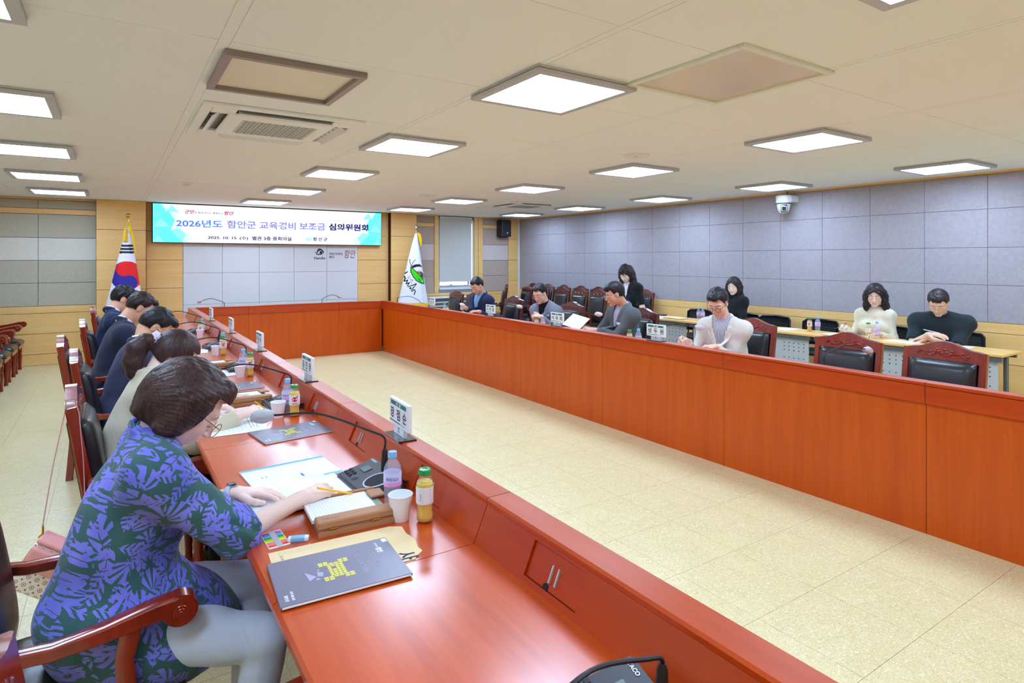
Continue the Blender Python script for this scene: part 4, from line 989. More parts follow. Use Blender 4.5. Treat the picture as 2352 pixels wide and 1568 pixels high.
def folder(x, y, rot, label, z=DZ):
    t = thing('document_folder', label, 'folder', (x, y, z), rot-PI/2, 'slate grey presentation folders')
    W_, H_ = .238, .33
    obj('cover', box(B(), (-W_/2, -H_/2, .0005), (W_/2, H_/2, .0075), .001), 'folder', t); obj('pages', box(B(), (-W_/2+.006, -H_/2+.004, .002), (W_/2+.002, H_/2-.004, .0058)), 'paper', t)
    mt = Matrix.Translation((0, 0, .0079)); Y_ = nm_gold
    b = B(); rn = random.Random(2)
    def cells(x0, y0, x1, y1, nx, ny):
        for i in range(nx):
            for j in range(ny):
                if rn.random() < .12: continue
                a0, a1 = x0+(x1-x0)*i/nx, x0+(x1-x0)*(i+.86)/nx; b0, b1 = y0+(y1-y0)*j/ny, y0+(y1-y0)*(j+.86)/ny
                flat(b, rect(a0, b0, a1, b1), mt)
                
    cells(-.06, .02, .045, .04, 8, 2) if False else None
    cells(-.052, -.045, -.03, .035, 2, 6); cells(.03, -.045, .052, .035, 2, 6); cells(-.03, -.025, .03, .018, 5, 4)
    obj('gold_emblem', b, Y_, t)
    b = B()
    for p_ in [[(-.02, -.085), (.03, -.08), (.015, -.06)], [(-.01, -.055), (.015, -.057), (.02, -.045), (.0, -.04)], [(.022, -.06), (.035, -.066), (.032, -.052)], [(-.022, -.05), (-.012, -.054), (-.014, -.045)]]: flat(b, p_, mt)
    obj('triangle_motif', b, nm_lav, t)
    text('lettering', 'TOURISM', nm_lav, t, basis((-.042, .093, .0079), (1, 0, 0), (0, 1, 0)), w=.085, h=.013, bold=.0); text('lettering', '&', nm_lav, t, basis((-.005, .077, .0079), (1, 0, 0), (0, 1, 0)), h=.009); text('lettering', 'EDUCATION', nm_lav, t, basis((-.055, .055, .0079), (1, 0, 0), (0, 1, 0)), w=.11, h=.013)
    text('lettering', '아라가야의', 'paper', t, basis((-.098, .122, .0079), (1, 0, 0), (0, 1, 0)), w=.032, h=.008, bold=.03); text('lettering', '함안', 'paper', t, basis((-.064, .118, .0079), (1, 0, 0), (0, 1, 0)), w=.03, h=.017, bold=.04)
    b = B(); flat(b, rect(-.112, .148, -.09, .162), mt); obj('white_square', b, 'paper', t)
    text('lettering', '사적 제515호', 'paper', t, basis((.055, -.135, .0079), (1, 0, 0), (0, 1, 0)), w=.045, h=.008, bold=.03); text('lettering', '함안군', 'paper', t, basis((.07, -.15, .0079), (1, 0, 0), (0, 1, 0)), w=.03, h=.009, bold=.03)
    return t
nm_gold = nm('gold foil print', rgb(222, 210, 90), .4); nm_lav = nm('pale lavender print', rgb(170, 168, 196), .5)
env = thing('envelope', 'buff paper envelope with wavy flap, lying under the nearest folder', 'envelope', (.55, 1.69, DZ), math.radians(-4)-PI/2)
b = B(); prism(b, [(-.118, -.19), (.118, -.19), (.118, .165), (.105, .172), (.08, .20), (.055, .196), (.0, .206), (-.05, .196), (-.1, .20), (-.118, .165)], lambda u, v, k: (u, v, k), .0003, .002); obj('paper', b, 'kraft', env)
b = B(); mt = Matrix.Translation((0, 0, .0024)); grid_print(b, mt, -.105, -.165, -.09, -.075, 1, 5); obj('postcode_boxes', b, 'grey_line', env)
text('lettering', '귀 하', 'navyink', env, basis((-.085, -.165, .0024), (1, 0, 0), (0, 1, 0)), w=.03, h=.009); text('lettering', '사', 'navyink', env, basis((.065, .12, .0024), (1, 0, 0), (0, 1, 0)), w=.05, h=.06, bold=.02)
folder(.505, 1.61, math.radians(-4), 'slate grey folder with gold emblem, nearest the viewer, on a buff envelope', DZ+.003)
folder(.722, 3.04, math.radians(7), 'slate grey folder lying right of the ponytailed woman\'s papers')
folder(.66, 4.32, math.radians(3), 'slate grey folder farther along, beyond the ponytailed woman\'s note box')
def notebox(x, y, rot, label, pad=True):
    t = thing('note_box', label, 'box', (x, y, DZ), rot-PI/2, 'tan leatherette note boxes')
    obj('tray', box(B(), (-.118, -.115, 0), (.118, .12, .022), .003), 'tan2', t)
    obj('rail', box(B(), (.062, -.117, .022), (.118, .12, .046), .004), 'tan', t); obj('rail', box(B(), (-.118, -.117, .022), (-.104, .12, .04), .003), 'tan', t)
    obj('lower_band', box(B(), (.1185, -.117, .0), (.1205, .12, .018), .001), 'tan', t)
    pd = obj('memo_pad', box(B(), (-.10, -.122, .022), (.058, .085, .034), .001), 'paper', t)
    b = B(); mt = Matrix.Translation((0, 0, .0346))
    for i in range(17): flat(b, rect(-.097, -.105+.0095*i, .055, -.1044+.0095*i), mt)
    obj('ruled_lines', b, 'grey_line', pd)
    obj('flap', box(B(), (-.085, .085, .036), (-.02, .135, .043), .002), 'tan', t)
    obj('liner', box(B(), (-.10, .085, .022), (.06, .112, .03), .001), nm('sage liner', rgb(150, 164, 150), .6), t)
    for q in (-.07, .06): obj('hinge', tube(B(), [(.1215, q-.012, .024), (.1215, q+.012, .024)], .0025, 8), 'gold', t)
    text('emboss', 'Haman', 'tan2', t, basis((.103, -.10, .0466), (0, 1, 0), (-1, 0, 0)), w=.05, h=.018, bold=.0, shear=.2)
    return t
nb = notebox(.638, 1.945, math.radians(-4), 'tan note box with lined memo pad under the nearest woman\'s forearm')
nb2 = notebox(.66, 3.86, .03, 'tan note box with colour strips on its pad, before the ponytailed woman')
notebox(.66, 5.22, .02, 'tan note box farther along, before the man with glasses')
def film_flags(x, y, z, rot, label):
    t = thing('sticky_flags', label, 'sticky notes', (x, y, z), rot)
    obj('card', box(B(), (-.03, -.058, .0003), (.03, .058, .0016)), 'paper', t)
    cs = [(226, 60, 190), (110, 130, 214), (90, 190, 214), (20, 150, 90), (120, 220, 20), (240, 236, 20), (246, 130, 200), (246, 140, 120), (236, 60, 60)]
    for i, c in enumerate(cs): obj('strip', box(B(), (-.028, .042-.0115*i, .0016), (.028, .052-.0115*i, .0024)), nm('strip colour', rgb(*c), .35), t)
    obj('clear_band', box(B(), (-.007, -.056, .0024), (.010, .056, .003)), 'wrap', t)
film_flags(.405, 1.905, DZ, math.radians(2), 'rainbow pack of sticky film flags at the table edge, by the nearest elbow')
film_flags(.62, 3.88, DZ+.035, math.radians(60), 'rainbow pack of sticky film flags on the second note box')
t = thing('eraser', 'blue and white sleeved eraser beside the sticky flags', 'eraser', (.462, 1.858, DZ), math.radians(68)-PI/2)
obj('rubber', box(B(), (-.03, -.011, 0), (.03, .011, .013), .003, 2), 'white', t, True); obj('sleeve', box(B(), (-.022, -.0116, -.0004), (.02, .0116, .0136), .003, 2), 'cap_blue', t, True)
def pencil(p, q, m_, label, name='pencil', cat='pencil', r=.0036):
    p, q = Vector(p), Vector(q); d = (q-p).normalized(); L = (q-p).length
    t = thing(name, label, cat, p); 
    obj('barrel', tube(B(), [(0, 0, 0), d*(L-.018)], r, 6), m_, t); tp_ = obj('tip', tube(B(), [d*(L-.018), d*L], [r, .0006], 6), 'tipwood' if name == 'pencil' else m_, t)
    return t
M['tipwood'] = nm('bare pencil wood', rgb(232, 206, 160), .7); M['yel'] = nm('yellow paint', rgb(250, 190, 10), .35); M['purple'] = nm('purple plastic', rgb(90, 30, 190), .35)
pencil((.565, 2.028, .846), (.70, 2.038, .792), 'yel', 'yellow pencil between the fingers of the nearest woman')
# documents of the others
doc('open_booklet', 'open printed booklet under the hand of the ponytailed woman', .52, 3.30, -.06, .30, .26, .004, prints=[('g', 'grey_line', (-.12, -.11, .10, .04, 16, 7)), ('l', 'greyink', (-.12, .05, .1, .11, 4))])
doc('loose_paper', 'loose white sheet with a lifted corner, left of the ponytailed woman\'s booklet', .58, 3.60, .12, .21, .28, .001, curl=.012)
doc('document', 'white papers before the man with glasses, left row', .60, 4.88, .1, .26, .3, .004, prints=[('l', 'greyink', (-.1, -.12, .1, .12, 10))])
doc('document', 'white papers before the second man from the flag, left row', .58, 6.2, -.1, .26, .3, .004, prints=[('l', 'greyink', (-.1, -.12, .1, .12, 10))])
doc('document', 'white papers before the farthest man, left row', .58, 7.6, -.05, .26, .3, .004)
doc('document', 'flat papers before the man in the cream jacket', 4.34, 3.72, PI, .24, .3, .004); doc('document', 'flat papers before the man in navy', 4.36, 8.05, PI, .24, .3, .004)
doc('document', 'flat sheet beside the far right name plate', 4.2, 9.0, PI, .3, .21, .004)
zt = .74
def bd_doc(*a, **k): return doc(*a, z=zt, **k)
pet_bottle(7.02, 4.02, zt, 'water bottle on the back table, left of the empty mesh chair papers', 'small water bottles'); juice_bottle(7.02, 4.12, zt, 'juice bottle with red apple label on the back table', True, 200)
pet_bottle(6.98, 3.33, zt, 'water bottle on the back table before the woman in the cream blouse'); juice_bottle(6.98, 3.42, zt, 'juice bottle on the back table before the woman in the cream blouse', False, 200)
pet_bottle(6.95, 5.72, zt, 'left water bottle of the pair at the seam of the back tables'); pet_bottle(6.95, 5.65, zt, 'right water bottle of the pair at the seam of the back tables')
bd_doc('document', 'small stack of white papers by the apple juice on the back table', 6.97, 4.38, PI, .21, .297, .008, prints=[('l', 'greyink', (-.08, -.12, .08, .12, 10))])
bd_doc('open_booklet', 'raised open papers under the hand of the woman in the cream blouse', 6.94, 3.72, PI+.1, .24, .34, .004, curl=.02)
bd_doc('document', 'printed sheet on the back table between blouse and tee shirt', 6.93, 3.05, PI-.1, .3, .21, .003, prints=[('l', 'greyink', (-.13, -.08, .1, .08, 8))])
bd_doc('document', 'crumpled cornered papers under the arms of the man in the tee shirt', 6.95, 2.62, PI+.08, .34, .25, .004, curl=.03)
bd_doc('document', 'thick stack of white papers right of the woman in black', 6.98, 5.12, PI, .24, .3, .02)
bd_doc('document', 'loose sheets at the far end of the back table', 6.9, 6.45, PI+.2, .3, .26, .003)
bd_doc('open_book', 'open book with cream pages on the back table', 6.96, 6.15, PI-.1, .36, .25, .006, m='kraft', curl=.02, cat='book')
t = thing('notebook', 'dark navy closed notebook at the far end of the back table', 'notebook', (7.02, 6.6, zt+.003), .2)
obj('cover', box(B(), (-.09, -.14, 0), (.09, .14, .018), .002), nm('navy cover', rgb(34, 42, 92), .5), t); obj('pages', box(B(), (-.092, -.136, .003), (.086, .136, .015)), 'paper', t)
# shoulder bag hung on the ponytailed woman's chair
t = thing('shoulder_bag', 'pink and white patterned shoulder bag hanging from the chair back by its strap', 'bag', (-.125, 2.98, .455))
mR = Matrix.Rotation(math.radians(78), 4, 'Z') @ Matrix.Rotation(math.radians(33), 4, 'X') @ Matrix.Scale(.86, 4)
def bagp(b, lo, hi, bev, seg=3): return box(b, lo, hi, bev, seg)
def tilt(o): o.matrix_local = mR; return o
mb = nm('monogram canvas', rgb(238, 232, 226), .5); ntm = mb.node_tree
v_ = S(ntm, coords(ntm)); 
sep = ntm.nodes.new('ShaderNodeSeparateXYZ'); mpb = ntm.nodes.new('ShaderNodeMapping'); tcb = ntm.nodes.new('ShaderNodeTexCoord'); ntm.links.new(tcb.outputs['Object'], mpb.inputs[0]); ntm.links.new(mpb.outputs[0], sep.inputs[0])
yy = S(ntm, sep.outputs[1])*28; zz = S(ntm, sep.outputs[2])*28
fy = yy.mod(1)-.5; fz = zz.mod(1)-.5; r_ = (fy*fy+fz*fz).sqrt()
ringm = (r_-.22).abs().lt(.035); dotm = r_.lt(.08); sq = (((yy+.5).mod(1)-.5).abs().max(((zz+.5).mod(1)-.5).abs())).lt(.10)
setc(mb, mixc(ntm, (ringm.max(dotm)).max(sq), rgb(240, 234, 228), rgb(150, 84, 90)))
tilt(obj('body', bagp(B(), (-.05, -.13, -.24), (.05, .15, -.02), .02), mb, t, True))
tilt(obj('front_pocket', bagp(B(), (-.072, -.10, -.13), (-.045, .15, -.03), .016), 'pink', t, True))
tilt(obj('top_flap', bagp(B(), (-.055, -.10, -.025), (.055, .15, .0), .012), 'pink', t, True))
b = tube(B(), [mR @ Vector(p) for p in [(0, .13, -.02), (0, .155, -.02), (0, .15, 0)]], .004, 8); obj('ring', b, 'gold', t, True)
b = B()
for a in (-.02, .02): tube(b, [mR @ Vector(p) for p in [(-.056, -.10+a, -.06), (-.06, -.115+a, -.11)]], .004, 6)
obj('zip_pull', b, 'gold', t, True)
wt = mR @ Vector((0, .15, .0))
obj('strap', bar(B(), [wt+Vector((0, 0, .03)), Vector((-.08, .10, .30)), Vector((-.045, .18, .50)), Vector((-.04, .19, .548)), Vector((-.01, .19, .548)), Vector((.004, .18, .50)), Vector((.02, .17, .30)), Vector((.03, .14, .05)), Vector((.06, .06, -.04)), mR @ Vector((.0, -.11, -.02))], .004, .02, up=(0, 1, 0)), 'dullpink', t, True)
obj('clip', tube(B(), [wt, wt+Vector((.0, .004, .016)), wt+Vector((0, 0, .034))], .0035, 8), 'gold', t, True)
# ------------------------------------------------------------------ people: signed-distance sculpting -> one continuous mesh each
class Field:
    def __init__(s, lo, hi, res):
        s.lo = np.array(lo, np.float32); s.res = res
        s.n = np.maximum(2, np.ceil((np.array(hi)-s.lo)/res).astype(int)+1); s.a = np.full(s.n, 1.0, np.float32)
        s.ax = [s.lo[i]+res*np.arange(s.n[i], dtype=np.float32) for i in range(3)]
    def sub(s, lo, hi):
        i0 = np.clip(np.floor((np.array(lo)-s.lo)/s.res).astype(int), 0, s.n); i1 = np.clip(np.ceil((np.array(hi)-s.lo)/s.res).astype(int)+1, 0, s.n)
        if np.any(i1-i0 < 1): return None, None
        sl_ = tuple(slice(a, b) for a, b in zip(i0, i1))
        X = s.ax[0][sl_[0]][:, None, None]; Y = s.ax[1][sl_[1]][None, :, None]; Z = s.ax[2][sl_[2]][None, None, :]
        return sl_, (X, Y, Z)
    def put(s, sl_, d, k, cut=None):
        a = s.a[sl_]
        if k > 0:
            h = np.maximum(k-np.abs(a-d), 0)/k; s.a[sl_] = np.minimum(a, d)-h*h*k*.25
        else: s.a[sl_] = np.minimum(a, d)
    def cap(s, p, q, ra, rb=None, k=.01, flat_=None, cuts=()):
        rb = ra if rb is None else rb; p = np.array(p, np.float32); q = np.array(q, np.float32); m = max(ra, rb)+k+.03
        sl_, g_ = s.sub(np.minimum(p, q)-m, np.maximum(p, q)+m)
        if sl_ is None: return
        X, Y, Z = g_; d = q-p; L2 = max(float(d@d), 1e-9)
        px_, py_, pz = X-p[0], Y-p[1], Z-p[2]
        t = np.clip((px_*d[0]+py_*d[1]+pz*d[2])/L2, 0, 1)
        ex, ey, ez = px_-t*d[0], py_-t*d[1], pz-t*d[2]
        if flat_ is not None:   # squash across a direction: flat_=(vector, factor>1)
            f = np.array(flat_[0]); f = f/np.linalg.norm(f); w_ = ex*f[0]+ey*f[1]+ez*f[2]; kk = flat_[1]-1
            dist = np.sqrt(ex*ex+ey*ey+ez*ez+w_*w_*(flat_[1]**2-1))
        else: dist = np.sqrt(ex*ex+ey*ey+ez*ez)
        dd = dist-(ra+(rb-ra)*t)
        for cp, cn in cuts: dd = np.maximum(dd, (X-cp[0])*cn[0]+(Y-cp[1])*cn[1]+(Z-cp[2])*cn[2])
        s.put(sl_, dd, k)
    def _ell(s, c, R, r, m):
        c = np.array(c, np.float32); sl_, g_ = s.sub(c-max(r)-m, c+max(r)+m)
        if sl_ is None: return None, None
        X, Y, Z = g_; x, y, z = X-c[0], Y-c[1], Z-c[2]
        u = [R[0][i]*x+R[1][i]*y+R[2][i]*z for i in range(3)]
        k0 = np.sqrt((u[0]/r[0])**2+(u[1]/r[1])**2+(u[2]/r[2])**2); k1 = np.sqrt((u[0]/r[0]**2)**2+(u[1]/r[1]**2)**2+(u[2]/r[2]**2)**2)
        return sl_, k0*(k0-1)/np.maximum(k1, 1e-6)
    def ell(s, c, R, r, k=.01):
        sl_, d = s._ell(c, R, r, k+.03)
        if sl_ is not None: s.put(sl_, d, k)
    def cutell(s, c, R, r, k=.004):
        sl_, d = s._ell(c, R, r, k+.01)
        if sl_ is None: return
        a = s.a[sl_]; b = -d; h = np.maximum(k-np.abs(a-b), 0)/max(k, 1e-6); s.a[sl_] = np.maximum(a, b)+h*h*k*.25
    def cutcap(s, p, q, ra, rb=None):
        rb = ra if rb is None else rb; p = np.array(p, np.float32); q = np.array(q, np.float32); m = max(ra, rb)+.01
        sl_, g_ = s.sub(np.minimum(p, q)-m, np.maximum(p, q)+m)
        if sl_ is None: return
        X, Y, Z = g_; d = q-p; L2 = float(d@d); px_, py_, pz = X-p[0], Y-p[1], Z-p[2]
        t = np.clip((px_*d[0]+py_*d[1]+pz*d[2])/L2, 0, 1)
        dd = np.sqrt((px_-t*d[0])**2+(py_-t*d[1])**2+(pz-t*d[2])**2)-(ra+(rb-ra)*t); s.a[sl_] = np.maximum(s.a[sl_], -dd)
    def plane(s, p, n):   # keep the side opposite to n
        X, Y, Z = s.ax[0][:, None, None], s.ax[1][None, :, None], s.ax[2][None, None, :]
        s.a = np.maximum(s.a, ((X-p[0])*n[0]+(Y-p[1])*n[1]+(Z-p[2])*n[2]).astype(np.float32))
    def fn(s, f):
        X, Y, Z = s.ax[0][:, None, None], s.ax[1][None, :, None], s.ax[2][None, None, :]; s.a = f(s.a, X, Y, Z).astype(np.float32)
    def mesh(s):
        a = s.a.copy(); a[0], a[-1] = 1, 1; a[:, 0], a[:, -1] = 1, 1; a[:, :, 0], a[:, :, -1] = 1, 1
        a = np.clip(a, -3*s.res, 3*s.res)
        g_ = openvdb.FloatGrid(3*s.res); g_.copyFromArray(a)
        pts, quads = g_.convertToQuads(0.0)
        return pts*s.res+s.lo, quads
def sdf_obj(name, fields, m, parent, paint=None):
    V, F = [], []; off = 0
    for f in fields:
        v, q = f.mesh()
        if len(v) == 0: continue
        V.append(v); F.append(q+off); off += len(v)
    if not V: return None
    V = np.concatenate(V).astype(np.float32); F = np.concatenate(F).astype(np.int32)[:, ::-1]
    me = bpy.data.meshes.new(name); me.vertices.add(len(V)); me.vertices.foreach_set('co', V.ravel())
    me.loops.add(len(F)*4); me.polygons.add(len(F)); me.loops.foreach_set('vertex_index', F.ravel())
    me.polygons.foreach_set('loop_start', np.arange(0, len(F)*4, 4, dtype=np.int32)); me.polygons.foreach_set('loop_total', np.full(len(F), 4, np.int32))
    me.polygons.foreach_set('use_smooth', np.ones(len(F), bool)); me.update(calc_edges=True)
    if paint is not None:
        c = me.color_attributes.new('Col', 'FLOAT_COLOR', 'POINT'); cc = np.ones((len(V), 4), np.float32); cc[:, :3] = paint(V); c.data.foreach_set('color', cc.ravel())
    return link(name, me, m, parent)
def nv(v): v = np.array(v, float); return v/np.linalg.norm(v)
def skinm(name='skin'):
    m = nm(name, (.8, .5, .4, 1), .5, spec=.35); nt = m.node_tree; a = nt.nodes.new('ShaderNodeVertexColor'); a.layer_name = 'Col'
    nt.links.new(a.outputs[0], P(m).inputs['Base Color']); P(m).inputs['Subsurface Weight'].default_value = .08; P(m).inputs['Subsurface Radius'].default_value = (.02, .008, .004); P(m).inputs['Subsurface Scale'].default_value = .3
    bump(m, noise(nt, coords(nt), 300, 2), .06, .002); return m
M['skin'] = skinm()
def hairm(name, c, c2, axis_scale=(1, 1, .25)):
    m = nm(name, c, .38, spec=.6); nt = m.node_tree; v = coords(nt, 'Object', axis_scale, (.3, .5, 0)); n1 = S(nt, noise(nt, v, 130, 3, .6, .8))
    setc(m, ramp(nt, n1*.6+S(nt, noise(nt, coords(nt), 9, 2))*.4, [(.35, c), (.7, c2)])); P(m).inputs['Specular IOR Level'].default_value = .35; bump(m, n1, .4, .004); return m
M['hairblack'] = hairm('black hair', rgb(20, 18, 20), rgb(44, 40, 44)); M['hairbrown'] = hairm('dark brown hair', rgb(34, 22, 24), rgb(84, 60, 58), (1, .6, .35)); M['hairsoft'] = hairm('soft black hair', rgb(26, 20, 22), rgb(62, 48, 50))
def suit(name, c, bmp=.16):
    m = nm(name, c, .85, spec=.2, sheen=.1); nt = m.node_tree; v = coords(nt)
    n1 = S(nt, noise(nt, v, 5.5, 2, .45, 1.4)); n2 = S(nt, noise(nt, v, 420, 2)); bump(m, n1*1.0+n2*.01, bmp, .04)
    setc(m, mixc(nt, n2, c, tuple(x*.86 for x in c[:3])+(1,))); return m
M['navysuit'] = suit('navy suit cloth', rgb(38, 48, 84)); M['navy2'] = suit('midnight suit cloth', rgb(44, 48, 72)); M['navy3'] = suit('blue grey suit cloth', rgb(62, 64, 92))
M['beige'] = suit('beige jacket cloth', rgb(212, 202, 178)); M['greysuit'] = suit('mid grey suit cloth', rgb(128, 132, 148)); M['charcoal'] = suit('charcoal suit cloth', rgb(92, 100, 104))
M['cream'] = suit('off white suit cloth', rgb(226, 222, 214)); M['blacktee'] = suit('black jersey', rgb(30, 33, 38)); M['teetee'] = suit('dark slate jersey', rgb(40, 50, 56)); M['darkpants'] = suit('dark trousers', rgb(34, 36, 48))
M['bluepants'] = suit('pale blue trousers', rgb(206, 217, 234), .25); M['blouse'] = suit('ivory blouse', rgb(240, 232, 208), .25); M['shoe'] = nm('black shoe', rgb(20, 20, 22), .3)
M['whiteshirt'] = suit('white shirt', rgb(236, 238, 246)); M['blueshirt'] = suit('pale blue shirt', rgb(126, 178, 214)); M['blackshirt'] = suit('black shirt', rgb(16, 17, 20))
def striped(name, c1, c2, freq, axis=1, check=False):
    m = nm(name, c1, .8, spec=.2); nt = m.node_tree; sp = nt.nodes.new('ShaderNodeSeparateXYZ'); nt.links.new(coords(nt), sp.inputs[0])
    f = ((S(nt, sp.outputs[axis])*freq).mod(1)).lt(.45)
    if check: f = f*.5+((S(nt, sp.outputs[2])*freq).mod(1)).lt(.45)*.5
    setc(m, mixc(nt, f, c1, c2)); return m
M['stripe'] = striped('striped shirt', rgb(226, 230, 238), rgb(52, 60, 84), 85); M['check'] = striped('checked shirt', rgb(224, 220, 236), rgb(110, 70, 130), 110, 1, True)
def floral():
    """dark green cloth printed with lavender leaves: Voronoi cells each hold one frond, turned by the cell colour"""
    m = nm('leaf print cloth', rgb(40, 70, 72), .75, spec=.2, sheen=.15); nt = m.node_tree
    base = coords(nt); dn = nt.nodes.new('ShaderNodeTexNoise'); dn.inputs['Scale'].default_value = 14; nt.links.new(base, dn.inputs['Vector'])
    va = nt.nodes.new('ShaderNodeVectorMath'); va.operation = 'SCALE'; va.inputs['Scale'].default_value = .012; nt.links.new(dn.outputs['Color'], va.inputs[0])
    vb = nt.nodes.new('ShaderNodeVectorMath'); vb.operation = 'ADD'; nt.links.new(base, vb.inputs[0]); nt.links.new(va.outputs[0], vb.inputs[1])
    out = None
    for k, (sc_, off) in enumerate(((11, 0), (15, 3.7), (12.5, 8.1))):
        mp = nt.nodes.new('ShaderNodeMapping'); mp.inputs['Location'].default_value = (off, off*.7, off*1.3); nt.links.new(vb.outputs[0], mp.inputs[0])
        vo = nt.nodes.new('ShaderNodeTexVoronoi'); vo.inputs['Scale'].default_value = sc_; vo.inputs['Randomness'].default_value = .8; nt.links.new(mp.outputs[0], vo.inputs['Vector'])
        df = nt.nodes.new('ShaderNodeVectorMath'); df.operation = 'SUBTRACT'; nt.links.new(mp.outputs[0], df.inputs[0]); nt.links.new(vo.outputs['Position'], df.inputs[1])
        s1 = nt.nodes.new('ShaderNodeSeparateXYZ'); nt.links.new(df.outputs[0], s1.inputs[0]); s2 = nt.nodes.new('ShaderNodeSeparateColor'); nt.links.new(vo.outputs['Color'], s2.inputs[0])
        a = S(nt, s2.outputs[0])*6.283; x = S(nt, s1.outputs[0])+S(nt, s1.outputs[1])*.5; z = S(nt, s1.outputs[2]); x = x*sc_; z = z*sc_
        c_, s_ = a.cos(), a.sin(); u = x*c_+z*s_; v = z*c_-x*s_
        if k in (0, 3):      # fan palm: rays from a point
            uu = u+.42; r_ = (uu*uu+v*v).sqrt(); th = v.atan2(uu)
            ray = (th*15).sin().gt(-.25); L = (th*1.15).cos()*.9
            f = ray*r_.lt(L*.82)*th.abs().lt(.85)*r_.gt(.12)
        elif k == 1:         # feather leaf: slanted leaflets along a rib
            w_ = ((u*2.9).cos()*.27); slant = (u-v.abs()*.8)
            leaflets = (slant*26).sin().gt(-.1); f = (leaflets*v.abs().lt(w_)*u.abs().lt(.52)).max(v.abs().lt(.018)*u.abs().lt(.52))
        else:                # split broad leaf
            w_ = ((u*2.7).cos()*.22-.01); lobes = ((u-v.abs()*.9)*17).sin().gt(-.62); f = lobes*v.abs().lt(w_)*u.abs().lt(.52)*(v.abs().gt(.014))
        out = f if out is None else out.max(f)
    hue = noise(nt, base, 6, 2)
    pr = ramp(nt, hue, [(.35, rgb(98, 102, 206)), (.65, rgb(134, 134, 232))]); bs = ramp(nt, hue, [(.3, rgb(48, 84, 88)), (.7, rgb(62, 104, 102))])
    setc(m, mixc(nt, out, bs, pr)); n1 = S(nt, noise(nt, base, 5, 2, .45, 1.2)); bump(m, n1, .4, .04); return m
M['floral'] = floral()
SK = dict(f=(240, 208, 194), m=(222, 172, 142), m2=(234, 192, 168), w=(246, 222, 212))

def hand(F, w, d, n, side, pose='flat', sc_=1.0, k=.006):
    """w wrist, d pointing direction, n back-of-hand normal (up), side = vector toward the thumb"""
    w = np.array(w, float); d = nv(d); n = np.array(n, float); n = nv(n-d*(n@d)); t = nv(np.cross(n, d)); 
    if t@np.array(side) < 0: t = -t
    A = lambda a, b, c: w+(d*a+t*b+n*c)*sc_
    F.cap(A(-.02, 0, 0), A(.03, 0, 0), .025*sc_, .027*sc_, k=.012, flat_=(n, 1.35))
    off = [.030, .010, -.011, -.030]; ln = [(.042, .026, .020), (.047, .029, .021), (.043, .027, .020), (.034, .021, .018)]; rad = [.0098, .010, .0095, .0085]
    curl = dict(flat=[(8, 14, 10)]*4, rest=[(22, 30, 20), (26, 34, 22), (30, 36, 24), (32, 36, 24)], write=[(14, 30, 22), (20, 40, 26), (34, 52, 34), (44, 58, 36)], pen=[(38, 52, 20), (48, 60, 30), (60, 72, 40), (68, 76, 40)], clasp=[(55, 60, 30)]*4, fist=[(70, 80, 50)]*4)[pose]
    for o_, (a, b, c), r, cu in zip(off, ln, rad, curl):
        kx = .082-abs(o_-.008)*.22; base = A(.015, o_*.6, -.002); kn = A(kx, o_, .004)
        F.cap(base, kn, .0135*sc_, .0118*sc_, k=.012)
        ang = 0; p = kn; sp = o_*1.6
        for L, q, r2 in ((a, cu[0], r), (b, cu[1], r*.92), (c, cu[2], r*.84)):
            ang += math.radians(q); v = nv(d*math.cos(ang)-n*math.sin(ang)+t*sp*math.cos(ang)*2.2); e = p+v*L*sc_
            F.cap(p, e, r2*sc_, r2*.9*sc_, k=.0035); p = e
    th = dict(write=[(.055, .048, -.020), (.088, .040, -.032), (.112, .026, -.040)], flat=[(.055, .058, -.012), (.082, .064, -.016), (.105, .062, -.018)], rest=[(.05, .05, -.018), (.08, .052, -.03), (.102, .045, -.036)], pen=[(.05, .045, -.026), (.084, .044, -.042), (.105, .034, -.056)],
              clasp=[(.05, .04, .012), (.075, .032, .022), (.09, .02, .028)], fist=[(.05, .035, -.03), (.075, .02, -.042), (.08, .0, -.045)])[pose]
    p = A(.012, .02, -.004)
    for (x, y, z), r in zip(th, (.0155, .0125, .0105)):
        e = A(x, y, z); F.cap(p, e, r*sc_, r*.86*sc_, k=.006); p = e
    return A

